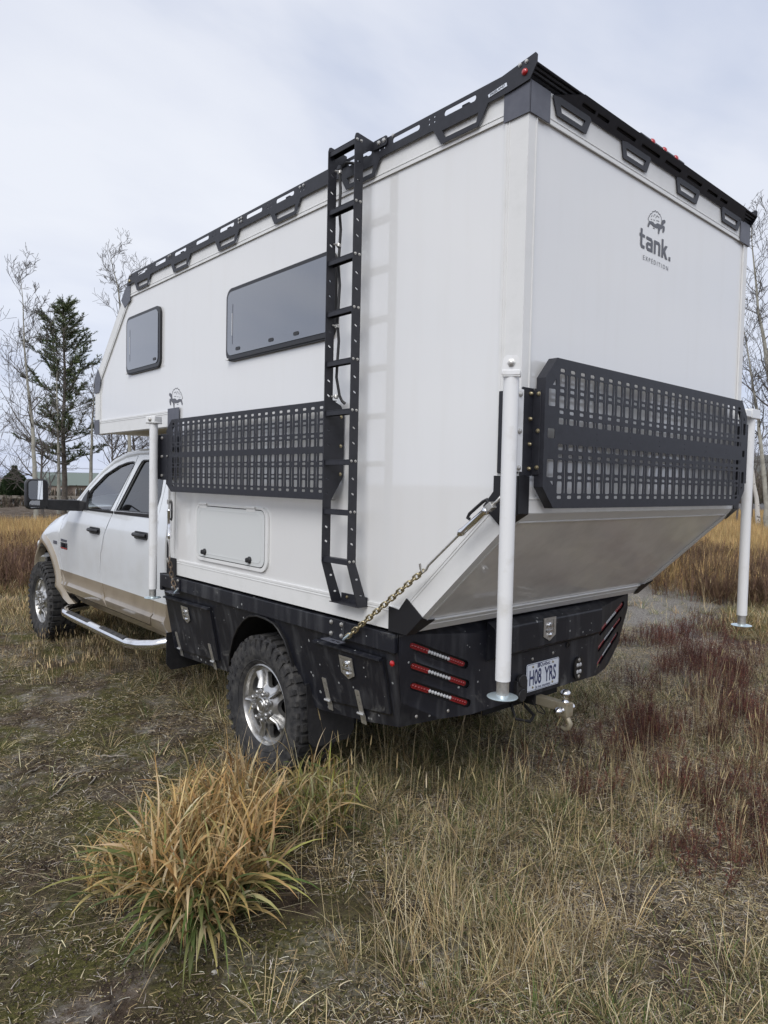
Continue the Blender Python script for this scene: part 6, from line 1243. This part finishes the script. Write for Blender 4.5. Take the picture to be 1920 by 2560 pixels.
# low wooden edge along the road, with posts
gd = empty('guard_rail', rp_(0, -3.3, 0), 'low grey wooden rail running along the roadside', 'guard rail')
b = MB(); b.loft([[rp_(u, v, z) for v, z in ((-3.42, .34), (-3.36, .34), (-3.36, .52), (-3.42, .52))] for u in (-22, 9)]); b.build('rail', 'deadwood', gd, 0)
for u in range(-22, 10, 3): b = MB(); b.loft([[rp_(u + .0, v, z) for v, z in ((-3.35, 0), (-3.22, 0), (-3.22, .55), (-3.35, .55))], [rp_(u + .14, v, z) for v, z in ((-3.35, 0), (-3.22, 0), (-3.22, .55), (-3.35, .55))]]); b.build('post', 'deadwood', gd, 0)
cr_ = empty('parked_car', rp_(-1.8, 4.6, .0), 'small white parked car far away at the left edge', 'car')
def cpt(u, v, z): return rp_(-4.2 + u, 4.2 + v, z + .25)
b = MB(); b.loft([[cpt(u, v, z) for u, z in ((0, .3), (4.3, .3), (4.3, .75), (3.4, .85), (2.9, 1.3), (1.2, 1.35), (.4, .9), (0, .85))] for v in (0, 1.7)]); b.build('body', 'houseframe', cr_, 0, .06)
b = MB(); b.loft([[cpt(u, v, z) for u, z in ((.75, .9), (3.2, .88), (2.85, 1.24), (1.25, 1.28))] for v in (-.02, 1.72)]); b.build('side_window', 'winglass', cr_, 0)
for u in (.8, 3.5): MB().lathe([(.30, -.1), (.31, 0), (.18, .02)], cpt(u, -.02, .28), Vector(cpt(0, -1, 0)) - Vector(cpt(0, 0, 0)), 14).build('wheel', 'rubber', cr_, 40)
M['wire'] = mat('utility_wire', (.03, .03, .035), .7)
def wires(name, A, B, zs, label):
    pz = max(zs) + .6
    for q, lb2 in ((A, 'first'), (B, 'second')): pass
    for i, z in enumerate(zs):
        b = MB(); b.tube([Vector((A[0] + (B[0] - A[0]) * k / 12, A[1] + (B[1] - A[1]) * k / 12, z - 1.0 * math.sin(math.pi * k / 12) * .35)) for k in range(13)], .022, 4, caps=False); tag(b.build(name, 'wire', None, 0), label[i], 'wire', 'overhead utility wires')
def pole(x, y, h, lb):
    t = empty('utility_pole', (x, y, 0), lb, 'utility pole', 'utility poles'); b = MB(); b.tube([(x, y, 0), (x, y, h)], [.16, .10], 8); b.build('post', 'deadwood', t, 60); b = MB(); b.box(x - 1, x + 1, y - .06, y + .06, h - .8, h - .68); b.build('crossarm', 'deadwood', t, 0)
wires('utility_wire', rp_(-60, 95, 0), rp_(90, 95, 0), (2.75, 3.5), ['lower overhead wire crossing behind the left trees', 'upper overhead wire crossing behind the left trees'])
wires('utility_wire', (50, 38, 0), (75, -14, 0), (4.35, 6.4, 7.6), ['lowest overhead wire at the right edge', 'middle overhead wire at the right edge', 'highest overhead wire at the right edge'])
# far bare woodland: one mass, left and right
random.seed(31)
WOOD = [(.13, .105, .085), (.16, .13, .105), (.10, .085, .07), (.19, .15, .11), (.08, .085, .05)]
def woods(name, pts, h, label):
    S = Strips()
    for (x, y) in pts:
        hh = h * U(.55, 1.15); gz0 = float(gz(np.array([x]), np.array([y]))[0]) - .05
        for _ in range(9):
            a = U(0, 6.28); P = arc((x + U(-.6, .6), y + U(-.6, .6), gz0), a, U(0, .15), U(.1, .5), hh * U(.5, 1), 5); sa = U(0, 6.28); c = pick(WOOD); S.blade(P, .10, (math.cos(sa), math.sin(sa), 0), c, False)
            for _ in range(7): i = random.randint(1, 3); aa = U(0, 6.28); Q = arc(P[i], aa, U(.3, 1.1), U(.0, .6), hh * U(.12, .32), 3); S.blade(Q, .055, (math.cos(aa + 1.5), math.sin(aa + 1.5), 0), pick(WOOD), False)
    o = bpy.data.objects.new(name, S.mesh(name, 'stalk')); COL.objects.link(o); tag(o, label, kind='stuff')
woods('far_woodland', [(U(74, 96), 24 + U(-13, 16)) for _ in range(420)], 4.6, 'grey-brown bare woodland across the field on the right')
woods('roadside_scrub', [tuple(rp_(U(-26, 24), -4.6 - U(0, 3), 0)[:2]) for _ in range(260)], .75, 'reddish brown scrub in front of the road')
woods('far_scrub', [tuple(rp_(U(-30, 40), 10 + U(0, 12), 0)[:2]) for _ in range(330)], 1.7, 'bare scrub behind the road on the left')
hl = MB(); xs_ = np.linspace(-120, 420, 40); rows = []
for v, zf in ((0, 0), (25, .45), (60, 1.0), (120, .9)):
    rows.append([tuple(Vector((150, 120, 0)) + Vector((.62, -.785, 0)) * float(u) + Vector((.785, .62, 0)) * v + Vector((0, 0, -1 + zf * (10 + 6 * math.sin(u * .021) + 4 * math.sin(u * .057 + 1))))) for u in xs_])
hl.grid(rows); M['hill'] = mat('wooded_hill', (.085, .09, .085), 1.0, noise=(.08, (.12, .115, .10), .35, .65)); o = hl.build('hills', 'hill', None, 60); tag(o, kind='structure')
